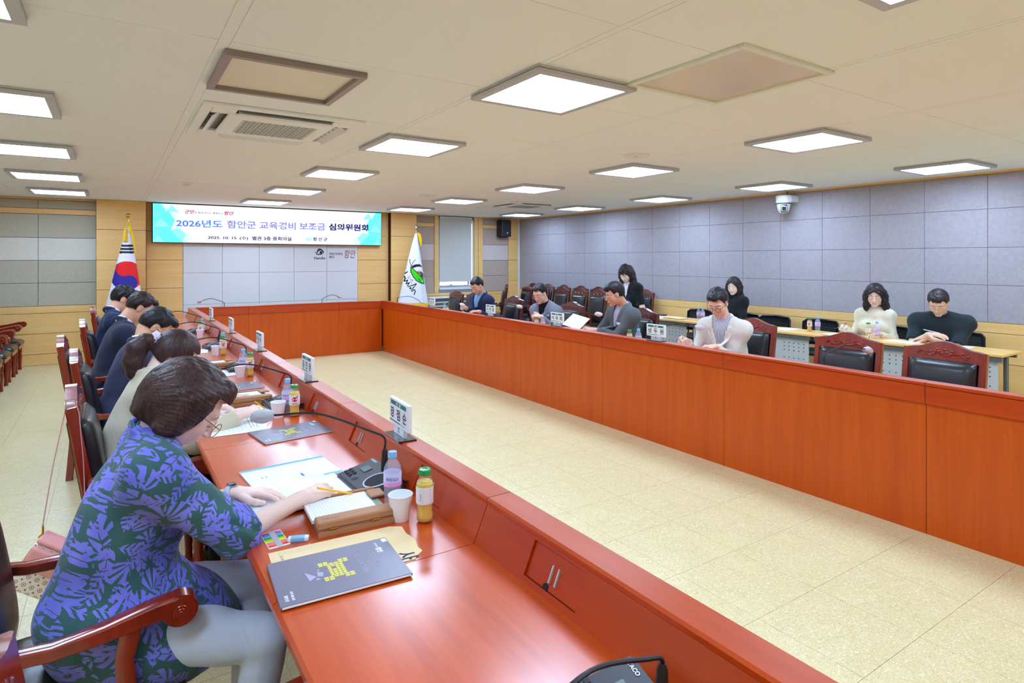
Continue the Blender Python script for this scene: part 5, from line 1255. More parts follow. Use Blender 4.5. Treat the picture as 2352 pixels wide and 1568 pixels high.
def person(label, loc, rz, q):
    """local frame: +x forward, +y the person's left, z up; q holds the pose"""
    t = thing('person', label, 'person', loc, rz)
    far = q.get('far', 1); rH = .0030*far if far > 1 else .0026; rB = .009*max(1, far*.8); bw = q.get('bw', 1.0); hs = q.get('hs', 1.06)
    A3 = lambda p: np.array(p, float)
    pel, ch_, nk, hd = A3(q['pelvis']), A3(q['chest']), A3(q['neck']), A3(q['head'])
    wst = (pel+ch_)/2+A3((-.02, 0, 0)) if 'waist' not in q else A3(q['waist'])
    yaw, pit, rol = [math.radians(x) for x in (q.get('yaw', 0), q.get('pitch', 30), q.get('roll', 0))]
    RH = np.array((Matrix.Rotation(yaw, 3, 'Z') @ Matrix.Rotation(pit, 3, 'Y') @ Matrix.Rotation(rol, 3, 'X')))
    H = lambda x, y, z: hd+RH@(A3((x, y, z))*hs)
    by = math.radians(q.get('byaw', 0)); Lf = A3((-math.sin(by), math.cos(by), 0))
    up = nv(nk-ch_); Ff = nv(np.cross(Lf, up)); RT = np.stack([Ff, Lf, up], 1)
    up2 = nv(ch_-pel); RP = np.stack([nv(np.cross(Lf, up2)), Lf, up2], 1)
    shw = q.get('shw', .175)*bw
    sh = {s: nk-up*q.get('shd', .075)+Lf*s*shw+Ff*.01 for s in (1, -1)}
    if 'shdrop' in q: sh[1] = sh[1]+A3((0, 0, q['shdrop'][0])); sh[-1] = sh[-1]+A3((0, 0, q['shdrop'][1]))
    arms = {}
    for s in (1, -1):
        a = q['L' if s > 0 else 'R']; W = A3(a['w']); l1, l2 = .285, .25; D = W-sh[s]; L = np.linalg.norm(D)
        if L > (l1+l2)*.995: l1 *= L/(l1+l2)*1.01; l2 = L*1.01-l1+.001
        x = (l1*l1-l2*l2+L*L)/(2*L); h = math.sqrt(max(l1*l1-x*x, 0)); dn = D/L; pole = A3(a.get('pole', (-.3, s*.3, -1))); pole = nv(pole-dn*(pole@dn))
        arms[s] = (sh[s], sh[s]+dn*x+pole*h, W, a)
    hips = {s: pel+Lf*s*.09+A3((0, 0, -.03)) for s in (1, -1)}
    legs = {}
    for s in (1, -1):
        kn = A3(q.get('kneeL' if s > 0 else 'kneeR', (pel[0]+.42, pel[1]+s*.12, .50))); an = A3(q.get('footL' if s > 0 else 'footR', (kn[0]-.02, kn[1], .09))); legs[s] = (hips[s], kn, an)
    # ---- body: skin
    allp = np.array([pel, ch_, nk, hd]+[p for s in (1, -1) for p in arms[s][:3]]+[p for s in (1, -1) for p in legs[s]])
    def torso(F, o, k=.05, full=True):
        F.ell(pel, RP, (.125*bw+o, .170*bw+o, .13+o), k=.03); F.ell(wst, RP, (.112*bw+o, .150*bw+o, .17+o), k=.06); F.ell(ch_, RT, (.112*bw+o, .160*bw+o, .18+o), k=.06)
        F.cap(sh[1], sh[-1], .062*bw+o, k=.06); 
        for s in (1, -1): F.cap(nk+up*.005, sh[s]+up*.015, .042+o, .048+o, k=.04)
        if q.get('belly'): F.ell(wst+Ff*.05, RP, (.10*bw+o, .13*bw+o, .12+o), k=.05)
        if q.get('bust'): 
            for s in (1, -1): F.ell(ch_+Ff*.085+Lf*s*.065-up*.01, RT, (.05+o, .062+o, .06+o), k=.04)
    base = np.array([lin(c) for c in SK[q.get('skin', 'm')]])
    neckr = q.get('neckr', .052)
    FH = Field(hd-.19*hs, hd+.19*hs, rH)
    def headprims(F):
        e = lambda c, r, k=.02: F.ell(H(*c), RH, [x*hs for x in r], k=k)
        e((-.014, 0, .028), (.094, .076, .086)); e((.030, 0, -.035), (.058, .058, .078), .03); e((.008, 0, -.055), (.060, .056, .045), .03)
        F.cap(H(.068, -.010, -.098), H(.068, .010, -.098), .015*hs, k=.022)
        for s in (1, -1):
            F.cap(H(.046, s*.036, -.022), H(.05, s*.038, -.03), .022*hs, k=.02); F.cap(H(.078, s*.012, .026), H(.066, s*.046, .026), .011*hs, .009*hs, k=.015)
        for s in (1, -1): F.cutell(H(.098, s*.031, .004), RH, [.016*hs, .019*hs, .012*hs], k=.012)
        for s in (1, -1): F.ell(H(.074, s*.031, .002), RH, [.0135*hs, .0155*hs, .011*hs], k=.004)
        F.cap(H(.088, 0, .010), H(.104, 0, -.026), .0065*hs, .0095*hs, k=.010)
        for s in (1, -1): F.cap(H(.090, s*.011, -.030), H(.097, s*.010, -.031), .0068*hs, k=.006)
        F.cap(H(.0895, -.016, -.0585), H(.0895, .016, -.0585), .0048*hs, k=.004); F.cap(H(.0935, -.006, -.0570), H(.0935, .006, -.0570), .0050*hs, k=.005); F.cap(H(.0895, -.013, -.0670), H(.0895, .013, -.0670), .0055*hs, k=.004)
        for s in (1, -1):
            F.ell(H(-.004, s*.077, -.006), RH, [.018*hs, .0075*hs, .030*hs], k=.006); F.cutell(H(.0, s*.087, -.004), RH, [.009*hs, .007*hs, .017*hs], k=.003)
        F.cap(H(-.028, 0, -.05), nk+up*.02, neckr*hs, neckr*1.08, k=.02)
    headprims(FH)
    cutp = H(-.02, 0, -.05)*.35+nk*.65; cn = nv(nk-H(-.028, 0, -.05)); FH.plane(cutp+cn*.01, cn)
    m = .2; lo = allp.min(0)-m; hi = allp.max(0)+m; lo[2] = max(lo[2], .02)
    FB = Field(lo, hi, rB*1.25)
    torso(FB, -.025); FB.cap(H(-.028, 0, -.05), nk+up*.0, neckr*hs, neckr*1.08, k=.02); FB.plane(cutp, -cn) if False else None
    fields = [FH, FB]
    for s in (1, -1):
        a0, a1, a2, a = arms[s]; FB.cap(a0, a1, .045, .037, k=.03)
        dh = nv(A3(a.get('d', a2-a1))); f1 = nv(a2-a1)
        ra, rb_ = (.034, .024) if q.get('sex') == 'f' else (.037, .027)
        FB.cap(a1, a1*.4+a2*.6, .037, ra*.4+rb_*.6, k=.02)
        lo2 = np.minimum(a1, a2)-.06; hi2 = np.maximum(a1, a2)+.06; tipp = a2+dh*.2; lo2 = np.minimum(lo2, tipp-.07); hi2 = np.maximum(hi2, tipp+.07); lo2 = np.maximum(lo2, np.minimum(a1*.5+a2*.5, tipp)-.11) ; 
        FA = Field(lo2, hi2, (.0023 if far <= 1 else .0030*min(far, 1.5)))
        FA.cap(a1, a2, .037, rb_, k=.015, flat_=(a.get('n', (0, 0, 1)), 1.0))
        hand(FA, a2+f1*.005, dh, a.get('n', (0, 0, 1)), a.get('thumb', (0, -s, 0)), a.get('pose', 'rest'), .93 if q.get('sex') == 'f' else 1.0)
        FA.plane(a1*.45+a2*.55, -f1) if not q.get('bare') else None
        fields.append(FA)
        lg = legs[s]; FB.cap(lg[0], lg[1], .07, .05, k=.03); FB.cap(lg[1], lg[2], .05, .035, k=.02)
    # the coarse body must not poke through the finely modelled head: clip above the neck cut, and stop short of the hands
    X, Y, Z = FB.ax[0][:, None, None], FB.ax[1][None, :, None], FB.ax[2][None, None, :]
    side_ = (X-cutp[0])*-cn[0]+(Y-cutp[1])*-cn[1]+(Z-cutp[2])*-cn[2]; near = (X-cutp[0])**2+(Y-cutp[1])**2+(Z-cutp[2])**2 < .17**2
    FB.a = np.where(near, np.maximum(FB.a, side_), FB.a).astype(np.float32)
    lipc = np.array([lin(c) for c in q.get('lips', (214, 120, 112))]); hairc = np.array([lin(c) for c in (40, 32, 32)])
    def paint(V):
        C = np.tile(base, (len(V), 1)); Lc = ((V-hd)@RH)/hs; x, y, z = Lc.T
        blush = np.exp(-(((x-.06)/.03)**2+((np.abs(y)-.042)/.02)**2+((z+.028)/.022)**2)); C = C*(1-.14*blush[:, None]*np.array([0, 1, .9]))
        near_ = ((Lc**2).sum(1) < .15**2)
        def mixin(mask, c):
            mask = mask*near_
            return C*(1-mask[:, None])+c*mask[:, None]
        lm_ = np.clip(1.6-np.abs(z+.0625)/.0065-np.maximum(0, (np.abs(y)-.017)/.006), 0, 1)*(x > .07)*q.get('lipk', .8 if q.get('sex') == 'f' else .4); C[:] = mixin(lm_, lipc)
        lm_ = np.clip(1.2-np.abs(z+.0628)/.0013, 0, 1)*(x > .075)*(np.abs(y) < .021)*.6; C[:] = mixin(lm_, lipc*.35)
        zb = .027-1.6*np.maximum(0, np.abs(y)-.032)**1.2*.5; bm_ = np.clip(1.5-np.abs(z-zb)/.0035, 0, 1)*(x > .045)*(np.abs(y) > .012)*(np.abs(y) < .05)*.8; C[:] = mixin(bm_, hairc)
        le = np.clip(1.5-np.abs(z+.0045+2.2*(np.abs(y)-.031)**2*10)/.0020, 0, 1)*(x > .06)*(np.abs(np.abs(y)-.031) < .0145)*.85; C[:] = mixin(le, hairc*.6)
        no = np.clip(1-np.sqrt((np.abs(y)-.009)**2+(z+.036)**2)/.004, 0, 1)*(x > .085)*.7; C[:] = mixin(no, base*.35)
        sc2 = np.clip((z-.045)/.01, 0, 1)*(x < .075)*.0; C[:] = mixin(sc2, hairc)
        return C
    sdf_obj('body', fields, 'skin', t, paint)
    # ---- trousers
    FP = Field(np.array([min(pel[0], legs[1][2][0])-.22, min(legs[-1][1][1], pel[1])-.24, .05]), np.array([max(legs[1][1][0], legs[-1][1][0])+.14, max(legs[1][1][1], pel[1])+.24, pel[2]+.2]), .010*max(1, far*.8))
    FP.ell(pel, RP, (.14*bw, .182*bw, .135), k=.03)
    for s in (1, -1):
        lg = legs[s]; r1 = q.get('thigh', .083); FP.cap(lg[0], lg[1], r1, .062, k=.05); FP.cap(lg[1], lg[2]+A3((0, 0, -.02)), .060, .052, k=.012)
    def fold(a, X, Y, Z): return a+.0035*np.sin(38*X+22*Z+3*np.sin(17*Y))*np.sin(9*X+14*Y+2)
    FP.fn(fold); FP.plane((0, 0, .075), (0, 0, -1))
    sdf_obj('trousers', [FP], q.get('pants', 'darkpants'), t)
    for s in (1, -1):
        an = legs[s][2]; b = B(); f_ = A3((1, 0, 0)); m4 = Matrix.Translation(Vector((an[0]+.06, an[1], 0)))
        pr = []
        rings = [(-.105, .03, .06), (-.09, .04, .07), (-.03, .042, .075), (.04, .047, .055), (.11, .045, .04), (.15, .03, .03)]
        prev = None
        for x_, w_, h_ in rings:
            rg = [b.verts.new(m4 @ Vector((x_, w_*math.cos(a_), max(0, h_*math.sin(a_))))) for a_ in [PI*i/8-.25*(i == 0)+.25*(i == 8) for i in range(9)]]
            if prev: [b.faces.new([prev[i], prev[(i+1) % 9], rg[(i+1) % 9], rg[i]]) for i in range(9)]
            else: b.faces.new(rg)
            prev = rg
        b.faces.new(prev[::-1]); bmesh.ops.recalc_face_normals(b, faces=b.faces[:]); obj('shoe', b, 'shoe', t, 2)
    # ---- upper clothes
    rC = q.get('rC', .0065 if far <= 1 else .009)
    lo = np.array([pel, ch_, nk, sh[1], sh[-1]]+[arms[s][i] for s in (1, -1) for i in (1, 2)]).min(0)-.2; hi = np.array([pel, ch_, nk, sh[1], sh[-1]]+[arms[s][i] for s in (1, -1) for i in (1, 2)]).max(0)+.2
    hi[2] = nk[2]+.12; lo[2] = max(lo[2], pel[2]-.26)
    kind = q['top']
    def sleeves(F, o, frac, r0=.053, r1=.043, r2=.043, r3=.036):
        for s in (1, -1):
            a0, a1, a2, a = arms[s]
            d1 = nv(a1-a0)
            if frac <= 1: e = a0+(a1-a0)*frac; F.cap(a0, e, r0*bw+o, r1+.012+o, k=.06, cuts=[(e, d1)])
            else:
                F.cap(a0, a1, r0*bw+o, r1+o, k=.06); f = frac-1; e = a1+(a2-a1)*f; d2 = nv(a2-a1); F.cap(a1, e+d2*.03, r2+o, r2+(r3-r2)*f+o, k=.02, cuts=[(e, d2)])
    seed_ = sum(map(ord, label)) % 100/10
    def wrinkle(amp):
        def g_(a, X, Y, Z):
            w1_ = np.sin(31*X+19*Z+2.2*np.sin(11*Y+seed_)+seed_)*np.sin(13*Y+7*Z+seed_*2); w2_ = np.sin(47*Z-23*X+3*np.sin(9*X+seed_))*np.sin(8*X+5*Y)
            for s in (1, -1):
                e = arms[s][1]; r2_ = (X-e[0])**2+(Y-e[1])**2+(Z-e[2])**2; w1_ = w1_+1.6*np.exp(-r2_/.008)*np.sin(95*Z+40*X+12*np.sin(20*Y))
                e = arms[s][0]; r2_ = (X-e[0])**2+(Y-e[1])**2+(Z-e[2])**2; w1_ = w1_+.7*np.exp(-r2_/.012)*np.sin(60*X+50*Z)
            return a+amp*(w1_*.6+w2_*.4)
        return g_
    def torsoframe(X, Y, Z, c=None):
        c = ch_ if c is None else c
        d = [X-c[0], Y-c[1], Z-c[2]]; return [d[0]*RT[0][i]+d[1]*RT[1][i]+d[2]*RT[2][i] for i in range(3)]
    nax = nv(H(-.028, 0, -.05)-nk)
    def collar(F, r, tk, h, open_=1.9, back=.0, tilt=0):
        s1 = nv(Lf-nax*(Lf@nax)); f1 = np.cross(s1, nax); n = 22
        pr = None
        for i in range(n+1):
            a_ = -open_*1.0+2*open_*i/n+PI; p = nk+nax*h+(f1*math.cos(a_)*1.0+s1*math.sin(a_))*r; 
            p = p-nax*(.030*max(0, math.cos(a_)+.35))
            if pr is not None: F.cap(pr, p, tk, k=.004, flat_=None); 
            pr = p
    if kind == 'jacket':
        FS = Field(lo, hi, rC); torso(FS, .006); sleeves(FS, -.006, 1.5)
        for hh in (-.02, -.008, .004, .016): collar(FS, neckr+.012-.1*0, .0075, hh+.012, q.get('copen', 2.6))
        FS.cutcap(nk+nax*.0, nk+nax*.2, neckr*.98); FS.plane(pel+up2*.0, -up2) 
        sdf_obj('shirt', [FS], q.get('shirt', 'whiteshirt'), t)
        FJ = Field(lo, hi, rC); torso(FJ, .016); FJ.cap(sh[1], sh[-1], .058*bw, k=.05); sleeves(FJ, .006, 1.86)
        FJ.ell(pel-up2*.02, RP, (.150*bw, .200*bw, .16), k=.05)
        zt, zb = q.get('vtop', .17), q.get('vbot', -.12); vw = q.get('vw', .075)
        FJ.fn(wrinkle(q.get('wr', .004)))
        for hh in (.0, .012): collar(FJ, neckr+.030, .011, hh-.006, 1.75)
        if vw > 0:
            def vcut(a, X, Y, Z):
                f_, l_, u_ = torsoframe(X, Y, Z); s_ = np.clip((u_-zb)/(zt-zb), 0, 1.25); ew = vw*s_; m_ = (np.abs(l_)-ew)*.9
                lap = (f_ > 0)*(u_ > zb)*np.clip(1-np.abs(np.abs(l_)-ew-.022)/.026, 0, 1); a = a-np.where(lap > .02, .007, 0)*(lap > 0)
                wedge = np.maximum(np.maximum(m_, zb-u_), .02-f_); return np.maximum(a, -wedge)
            FJ.fn(vcut)
            def opening(a, X, Y, Z):
                f_, l_, u_ = torsoframe(X, Y, Z); w_ = np.maximum(np.abs(l_)-.004-.25*np.maximum(0, zb-u_)*.3, np.maximum(u_-zb, .05-f_)); return np.maximum(a, -w_)
            FJ.fn(opening)
        FJ.cutcap(nk-nax*.01, nk+nax*.25, neckr+.018)
        jk = sdf_obj('jacket', [FJ], q['mat'], t)
        def patch(host, nm_, cols, mat_, offs=.004, th_=.003):
            from mathutils.bvhtree import BVHTree
            me = host.data; bv = BVHTree.FromPolygons([v.co for v in me.vertices], [p.vertices for p in me.polygons])
            b = B(); G_ = []
            for row in cols:
                r_ = []
                for l_, u_ in row:
                    o_ = ch_+Lf*l_+up*u_+Ff*.4; hit = bv.ray_cast(Vector(o_), Vector(-Ff), .6)
                    r_.append(b.verts.new((hit[0] if hit[0] is not None else Vector(o_-Ff*.25))+Vector(Ff)*offs))
                G_.append(r_)
            for i in range(len(G_)-1):
                for j in range(len(G_[0])-1): b.faces.new([G_[i][j], G_[i][j+1], G_[i+1][j+1], G_[i+1][j]])
            bmesh.ops.recalc_face_normals(b, faces=b.faces[:]); bmesh.ops.solidify(b, geom=b.faces[:], thickness=th_)
            return obj(nm_, b, mat_, host, 2)
        if vw > 0 and q.get('lapel', 1):
            for s in (1, -1):
                rows = []
                for i in range(17):
                    f_ = i/16; u_ = zb+(zt-.035-zb)*f_; ew = vw*(u_-zb)/(zt-zb); wd = .060*min(1, f_*1.5+.05)*(1 if f_ < .80 else .55 if f_ < .86 else .75)
                    rows.append([(s*(ew-.003), u_), (s*(ew+wd*.5), u_+.004), (s*(ew+wd), u_+.008)])
                patch(jk, 'lapel', rows, q['mat'], .005, .004)
        if q.get('badge'):
            from mathutils.bvhtree import BVHTree; bv_ = BVHTree.FromPolygons([v.co for v in jk.data.vertices], [p.vertices for p in jk.data.polygons]); o_ = ch_+Lf*(-.095)*q['badge']*-1*-1+up*.03+Ff*.4; h_ = bv_.ray_cast(Vector(o_), Vector(-Ff), .6)[0]; c = np.array(h_) if h_ is not None else ch_+Ff*.15; mt = Matrix(np.stack([-Lf*1.0, up, nv(np.cross(-Lf, up))], 1).tolist()).to_4x4(); mt.translation = Vector(c+Ff*.01)
            obj('name_badge', box(B(), (-.032, -.014, -.002), (.032, .014, .002), .001, 1, mt), 'white', t)
    else:
        FT = Field(lo, hi, rC); o = q.get('o', .012); torso(FT, o)
        fr = dict(tee=.86, floral=1.16, blouse=1.9, knit=.8)[kind]
        rr = dict(tee=(.052, .052, .05, .04), floral=(.068, .062, .064, .064), blouse=(.052, .044, .046, .036), knit=(.056, .048, .05, .04))[kind]
        sleeves(FT, 0, fr, *rr)
        if kind == 'floral':
            FT.ell(pel+A3((.0, 0, -.01)), RP, (.175*bw, .215*bw, .17), k=.06)
            FT.ell(pel+A3((.12, -.03, -.07)), RP, (.225, .225, .155), k=.06)
            FT.cap(pel+Lf*-.15+A3((.02, 0, 0)), pel+Lf*-.15+A3((.06, 0, -.20)), .07, .06, k=.06)
        else: FT.ell(pel, RP, (.145*bw, .19*bw, .14), k=.04)
        FT.fn(wrinkle(q.get('wr', .0045)))
        if kind == 'blouse':
            def pleat(a, X, Y, Z):
                f_, l_, u_ = torsoframe(X, Y, Z); m_ = (f_ > 0)*np.clip(1-np.abs(l_)/.09, 0, 1)*np.clip((u_+.06)/.1, 0, 1); return a+.0035*np.sin(l_*330)*m_
            FT.fn(pleat); [collar(FT, neckr+.006, .006, hh, PI) for hh in (.0, .010, .02)]
        if kind == 'floral':
            for hh in (-.012, .0, .012, .024): collar(FT, neckr+.020+hh*.3, .008, hh, 2.3)
            FT.cutcap(nk-nax*.02, nk+nax*.25, neckr+.006)
            e = pel[2]-.115
        elif kind == 'tee':
            collar(FT, neckr+.020, .009, -.012, PI); FT.cutcap(nk-nax*.01, nk+nax*.25, neckr+.008)
        elif kind == 'knit':
            def vn(a, X, Y, Z):
                f_, l_, u_ = torsoframe(X, Y, Z); s_ = np.clip((u_-.02)/.15, 0, 1.3); w_ = np.maximum(np.maximum(np.abs(l_)-.055*s_, .02-u_), .02-f_); return np.maximum(a, -w_)
            FT.fn(vn); FT.cutcap(nk-nax*.02, nk+nax*.25, neckr+.012)
            FS = Field(np.minimum(ch_, nk)-.2, np.maximum(ch_, nk)+.16, rC); torso(FS, .004); [collar(FS, neckr+.010, .006, hh, 2.5) for hh in (-.01, 0, .01)]; FS.cutcap(nk, nk+nax*.2, neckr*.98)
            FS.plane(ch_-up*.08, -up); sdf_obj('shirt', [FS], 'whiteshirt', t)
        else: FT.cutcap(nk+nax*.0, nk+nax*.25, neckr+.002)
        sdf_obj(dict(tee='tee_shirt', floral='leaf_print_shirt', blouse='blouse', knit='top')[kind], [FT], q['mat'], t)
        if q.get('badge'):
            c = ch_+Ff*.14*bw-Lf*.07*q['badge']-up*.06; mt = Matrix(np.stack([-Lf*1.0, up, nv(np.cross(-Lf, up))], 1).tolist()).to_4x4(); mt.translation = Vector(c+Ff*.012)
            obj('name_badge', box(B(), (-.035, -.018, -.003), (.035, .018, .003), .001, 1, mt), 'white', t); obj('badge_band', box(B(), (-.035, .006, .003), (.035, .018, .004), 0, 1, mt), 'pinklabel', t)
    # ---- hair
    st_ = q.get('hair', 'short'); rh = rH*1.15
    ext = .17 if st_ in ('short', 'bob') else .20
    lo, hi = hd-ext*hs, hd+ext*hs
    if st_ in ('long', 'pony'): lo = lo-A3((.16, .10, .22)); hi = hi+A3((.06, .10, .03)); rh = max(rh, .0042)
    FR = Field(lo, hi, rh); g2 = q.get('vol', 1.0)
    def he(c, r, k=.02): FR.ell(H(*c), RH, [x*hs for x in r], k=k)
    def hc(p, p2, ra, rb=None, k=.015): FR.cap(H(*p), H(*p2), ra*hs, (rb or ra)*hs, k=k)
    if st_ == 'short':
        he((-.018, 0, .042), (.100*g2, .084*g2, .090*g2)); he((-.035, 0, .0), (.080, .080, .085))
        he((.045, .006, .092), (.050, .056, .030), .02)
        def trim(a, X, Y, Z):
            d = [X-hd[0], Y-hd[1], Z-hd[2]]; x, y, z = [(d[0]*RH[0][i]+d[1]*RH[1][i]+d[2]*RH[2][i])/hs for i in range(3)]
            hl = np.where(x < -.012, -.030-.35*np.maximum(0, -x-.03), -.012+q.get('burn', 0)); hl = np.where(x > .018, -.012+2.6*(x-.018), hl); hl = np.minimum(hl, .076-q.get('fringe', 0)+.004*np.sin(y*210+x*60)+.01*np.clip((np.abs(y)-.03)/.02, 0, 1))
            taper = np.clip((hl+.045-z)/.05, 0, 1)*.008*(x < .04)
            ear = np.sqrt((x+.002)**2/.024**2+(z+.006)**2/.034**2)-1
            return np.maximum(np.maximum(a+taper, (hl-z)*hs), -(ear*.02)-0*y)
        FR.fn(trim)
    elif st_ == 'bob':
        he((-.022, 0, .030), (.116, .100, .104)); he((-.050, 0, -.010), (.082, .092, .085), .03)
        for s in (1, -1): hc((.006, s*.068, .04), (.004, s*.076, -.050), .030, .022, .03); hc((-.02, s*.078, .03), (-.025, s*.072, -.075), .036, .024, .03); hc((.045, s*.040, .085), (.046, s*.066, .0), .024, .014, .03)
        hc((.045, -.03, .092), (.060, .03, .088), .028, .024, .03); hc((-.075, 0, -.03), (-.072, 0, -.075), .052, .036, .03)
        def trim(a, X, Y, Z):
            d = [X-hd[0], Y-hd[1], Z-hd[2]]; x, y, z = [(d[0]*RH[0][i]+d[1]*RH[1][i]+d[2]*RH[2][i])/hs for i in range(3)]
            hl = -.088+.9*np.maximum(0, x-.005)+.006*np.sin(y*90+x*60); face = np.maximum(np.maximum(.036-x, z-.072), np.abs(y)-.10)
            return np.maximum(np.maximum(a, (hl-z)*hs), -face*hs)
        FR.fn(trim)
    else:
        he((-.018, 0, .036), (.104, .090, .096)); he((-.035, 0, .0), (.085, .086, .09), .03)
        part = q.get('part', 1)
        def trim(a, X, Y, Z):
            d = [X-hd[0], Y-hd[1], Z-hd[2]]; x, y, z = [(d[0]*RH[0][i]+d[1]*RH[1][i]+d[2]*RH[2][i])/hs for i in range(3)]
            face = np.maximum(.020-x+.0*y, (x*0+z)-.074-.0*x); low = np.maximum(-.052-z+.6*np.maximum(0, x), -1)
            face = np.maximum(face, np.abs(y)-.062)
            if st_ == 'pony': hl = np.where(x > -.028, -.004+1.3*np.maximum(0, x-.01), -.052+.2*np.maximum(0, -x-.05)); return np.maximum(np.maximum(a, (hl-z)*hs), -face*hs)
            return np.maximum(np.maximum(a, (-.06-z)*hs), -face*hs)
        FR.fn(trim)
        if st_ == 'long':
            dwn = A3((0, 0, -1)); ln_ = q.get('hlen', .24)
            for s in (1, -1):
                for j, (x0, y0, z0, r0) in enumerate(((.022, .064, .055, .019), (.000, .080, .03, .026), (-.03, .080, .02, .032), (-.06, .055, .0, .034))):
                    p = H(x0, s*y0, z0); pts = [p, H(x0+.004, s*(y0+.012), -.02), ]; q0 = pts[-1]
                    side_dir = RH@A3((0, s, 0))
                    for i in range(1, 6): pts.append(q0+dwn*ln_*i/5+side_dir*(.014*math.sin(i*1.6+j)+.010*i/5*j*.4)+A3((-.010, 0, 0))*i*.5)
                    for i in range(len(pts)-1): FR.cap(pts[i], pts[i+1], r0*hs*(1-.09*i), r0*hs*(1-.09*(i+1)), k=.02)
            for s in (1, -1):
                hc((.078, s*.004, .085), (.070, s*.045, .055), .012, .012, .01); hc((.070, s*.045, .055), (.045, s*.068, .0), .014, .012, .012)
            if q.get('bangs'):
                for yy_ in (-.03, -.018, -.006, .008, .02, .032): hc((.082, yy_*.6, .085), (.100, yy_, .040), .007, .003, .006)
        else:
            ty = H(-.120, -.01, .012); hc((-.09, 0, .015), (-.12, -.01, .012), .03, .022, .02)
            pp = [ty, ty+A3((-.05, 0, -.005)), ty+A3((-.085, 0, -.04)), ty+A3((-.10, 0, -.10)), ty+A3((-.095, 0, -.16)), ty+A3((-.08, 0, -.20))]
            rr = [.022, .036, .044, .044, .034, .012]
            for i in range(5): FR.cap(pp[i], pp[i+1], rr[i], rr[i+1], k=.02)
            for s in (-1, 1): FR.cap(pp[1]+A3((0, s*.012, 0)), pp[4]+A3((.015, s*.035, -.02)), .02, .006, k=.02)
    def strands(a, X, Y, Z):
        d = [X-hd[0], Y-hd[1], Z-hd[2]]; x, y, z = [(d[0]*RH[0][i]+d[1]*RH[1][i]+d[2]*RH[2][i])/hs for i in range(3)]
        az = np.arctan2(y, z+.02-.3*x) if st_ in ('short', 'bob') else np.arctan2(y, x+.02)
        a = a+q.get('tuft', .0022)*np.sin(x*120+4*np.sin(y*45+z*30))*np.sin(y*55+x*30)*(z > .02)
        return a+.0006*np.sin(az*58+3*np.sin(x*40+z*25))+.0005*np.sin(az*97+x*60)+q.get('tuft', .0016)*np.sin(x*70+3*np.sin(y*50))*np.sin(y*65+z*60)
    FR.fn(strands)
    hr = sdf_obj('hair', [FR], q.get('hairmat', 'hairblack'), t)
    if st_ == 'pony':
        b = B(); rn = random.Random(4); m4 = Matrix.Translation(Vector(ty)) ; bmesh.ops.create_icosphere(b, subdivisions=3, radius=.036, matrix=m4 @ Matrix.Diagonal((.62, 1.1, 1.15, 1)))
        for v in b.verts: v.co += Vector((rn.uniform(-1, 1), rn.uniform(-1, 1), rn.uniform(-1, 1)))*.006
        obj('scrunchie', b, nm('lilac scrunchie', rgb(206, 202, 220), .8), t, 2)
    if q.get('glasses'):
        g_ = q['glasses']; b = B(); rr_ = .0235*hs; c_ = {}
        for s in (1, -1):
            c0 = H(.103, s*.033, -.004); pts = [c0+RH@A3((0, math.cos(a_)*rr_*1.05, math.sin(a_)*rr_*.92)) for a_ in np.linspace(0, 2*PI, 25)]
            tube(b, [Vector(p) for p in pts], .0012 if g_ != 'thick' else .0018, 6, cap=False)
            tube(b, [Vector(H(.103, s*.056, .004)), Vector(H(.05, s*.078, .006)), Vector(H(-.005, s*.083, .008)), Vector(H(-.022, s*.082, -.012))], .0012 if g_ != 'thick' else .0018, 6)
        tube(b, [Vector(H(.104, -.0105, .0)), Vector(H(.106, 0, .003)), Vector(H(.104, .0105, .0))], .0012, 6)
        gl = obj('glasses', b, {'thin': 'gold', 'thick': 'black', 'silver': 'chrome', 'rose': 'rosemetal'}[g_], t, 2)
        b = B()
        for s in (1, -1): flat(b, [(math.cos(a_)*rr_*1.03, math.sin(a_)*rr_*.9) for a_ in np.linspace(0, 2*PI, 20)[:-1]], basis(H(.103, s*.033, -.004), RH@A3((0, 1, 0)), RH@A3((0, 0, 1))))
        obj('lens', b, 'lens', gl)
    return t, dict(H=H, arms=arms, RH=RH)
M['rosemetal'] = nm('rose gold metal', rgb(180, 110, 104), .25, metal=.9); M['lens'] = nm('spectacle lens', rgb(230, 225, 240), .05, alpha=.12, spec=.8)
# ------------------------------------------------------------------ the thirteen people
# nearest woman, left row
w1, i1 = person('woman with a short bob and glasses writing in a lavender and green leaf print shirt', (-.03, 2.15, 0), 0, dict(
    sex='f', skin='f', top='floral', mat='floral', pants='bluepants', hair='bob', hairmat='hairbrown', glasses='rose', bw=1.06, rC=.0055, belly=1, bust=1, wr=.005, lips=(214, 70, 80), hs=1.08, far=1,
    pelvis=(.03, 0, .57), chest=(.085, 0, .86), waist=(.03, 0, .72), neck=(.140, 0, 1.060), head=(.222, -.01, 1.142), yaw=4, pitch=44, roll=0, neckr=.05, shw=.155,
    kneeL=(.43, .00, .54), kneeR=(.40, -.28, .50), footL=(.40, .02, .09), footR=(.36, -.26, .09), thigh=.098, bare=True,
    L=dict(w=(.385, .105, .80), d=(.9, -.42, -.06), n=(0, .1, 1), thumb=(0, -1, 0), pose='flat', pole=(-.5, .6, -.6)),
    R=dict(w=(.555, -.10, .815), d=(.9, .36, -.02), n=(-.1, -.30, .95), thumb=(0, 1, 0), pose='write', pole=(-.2, -.7, -.8))))
a0, a1, a2, aa = i1['arms'][1]; f = nv(a2-a1); c = a2-f*.018
b = B(); q4 = Vector(f).to_track_quat('Z', 'Y').to_matrix().to_4x4(); q4.translation = Vector(c)
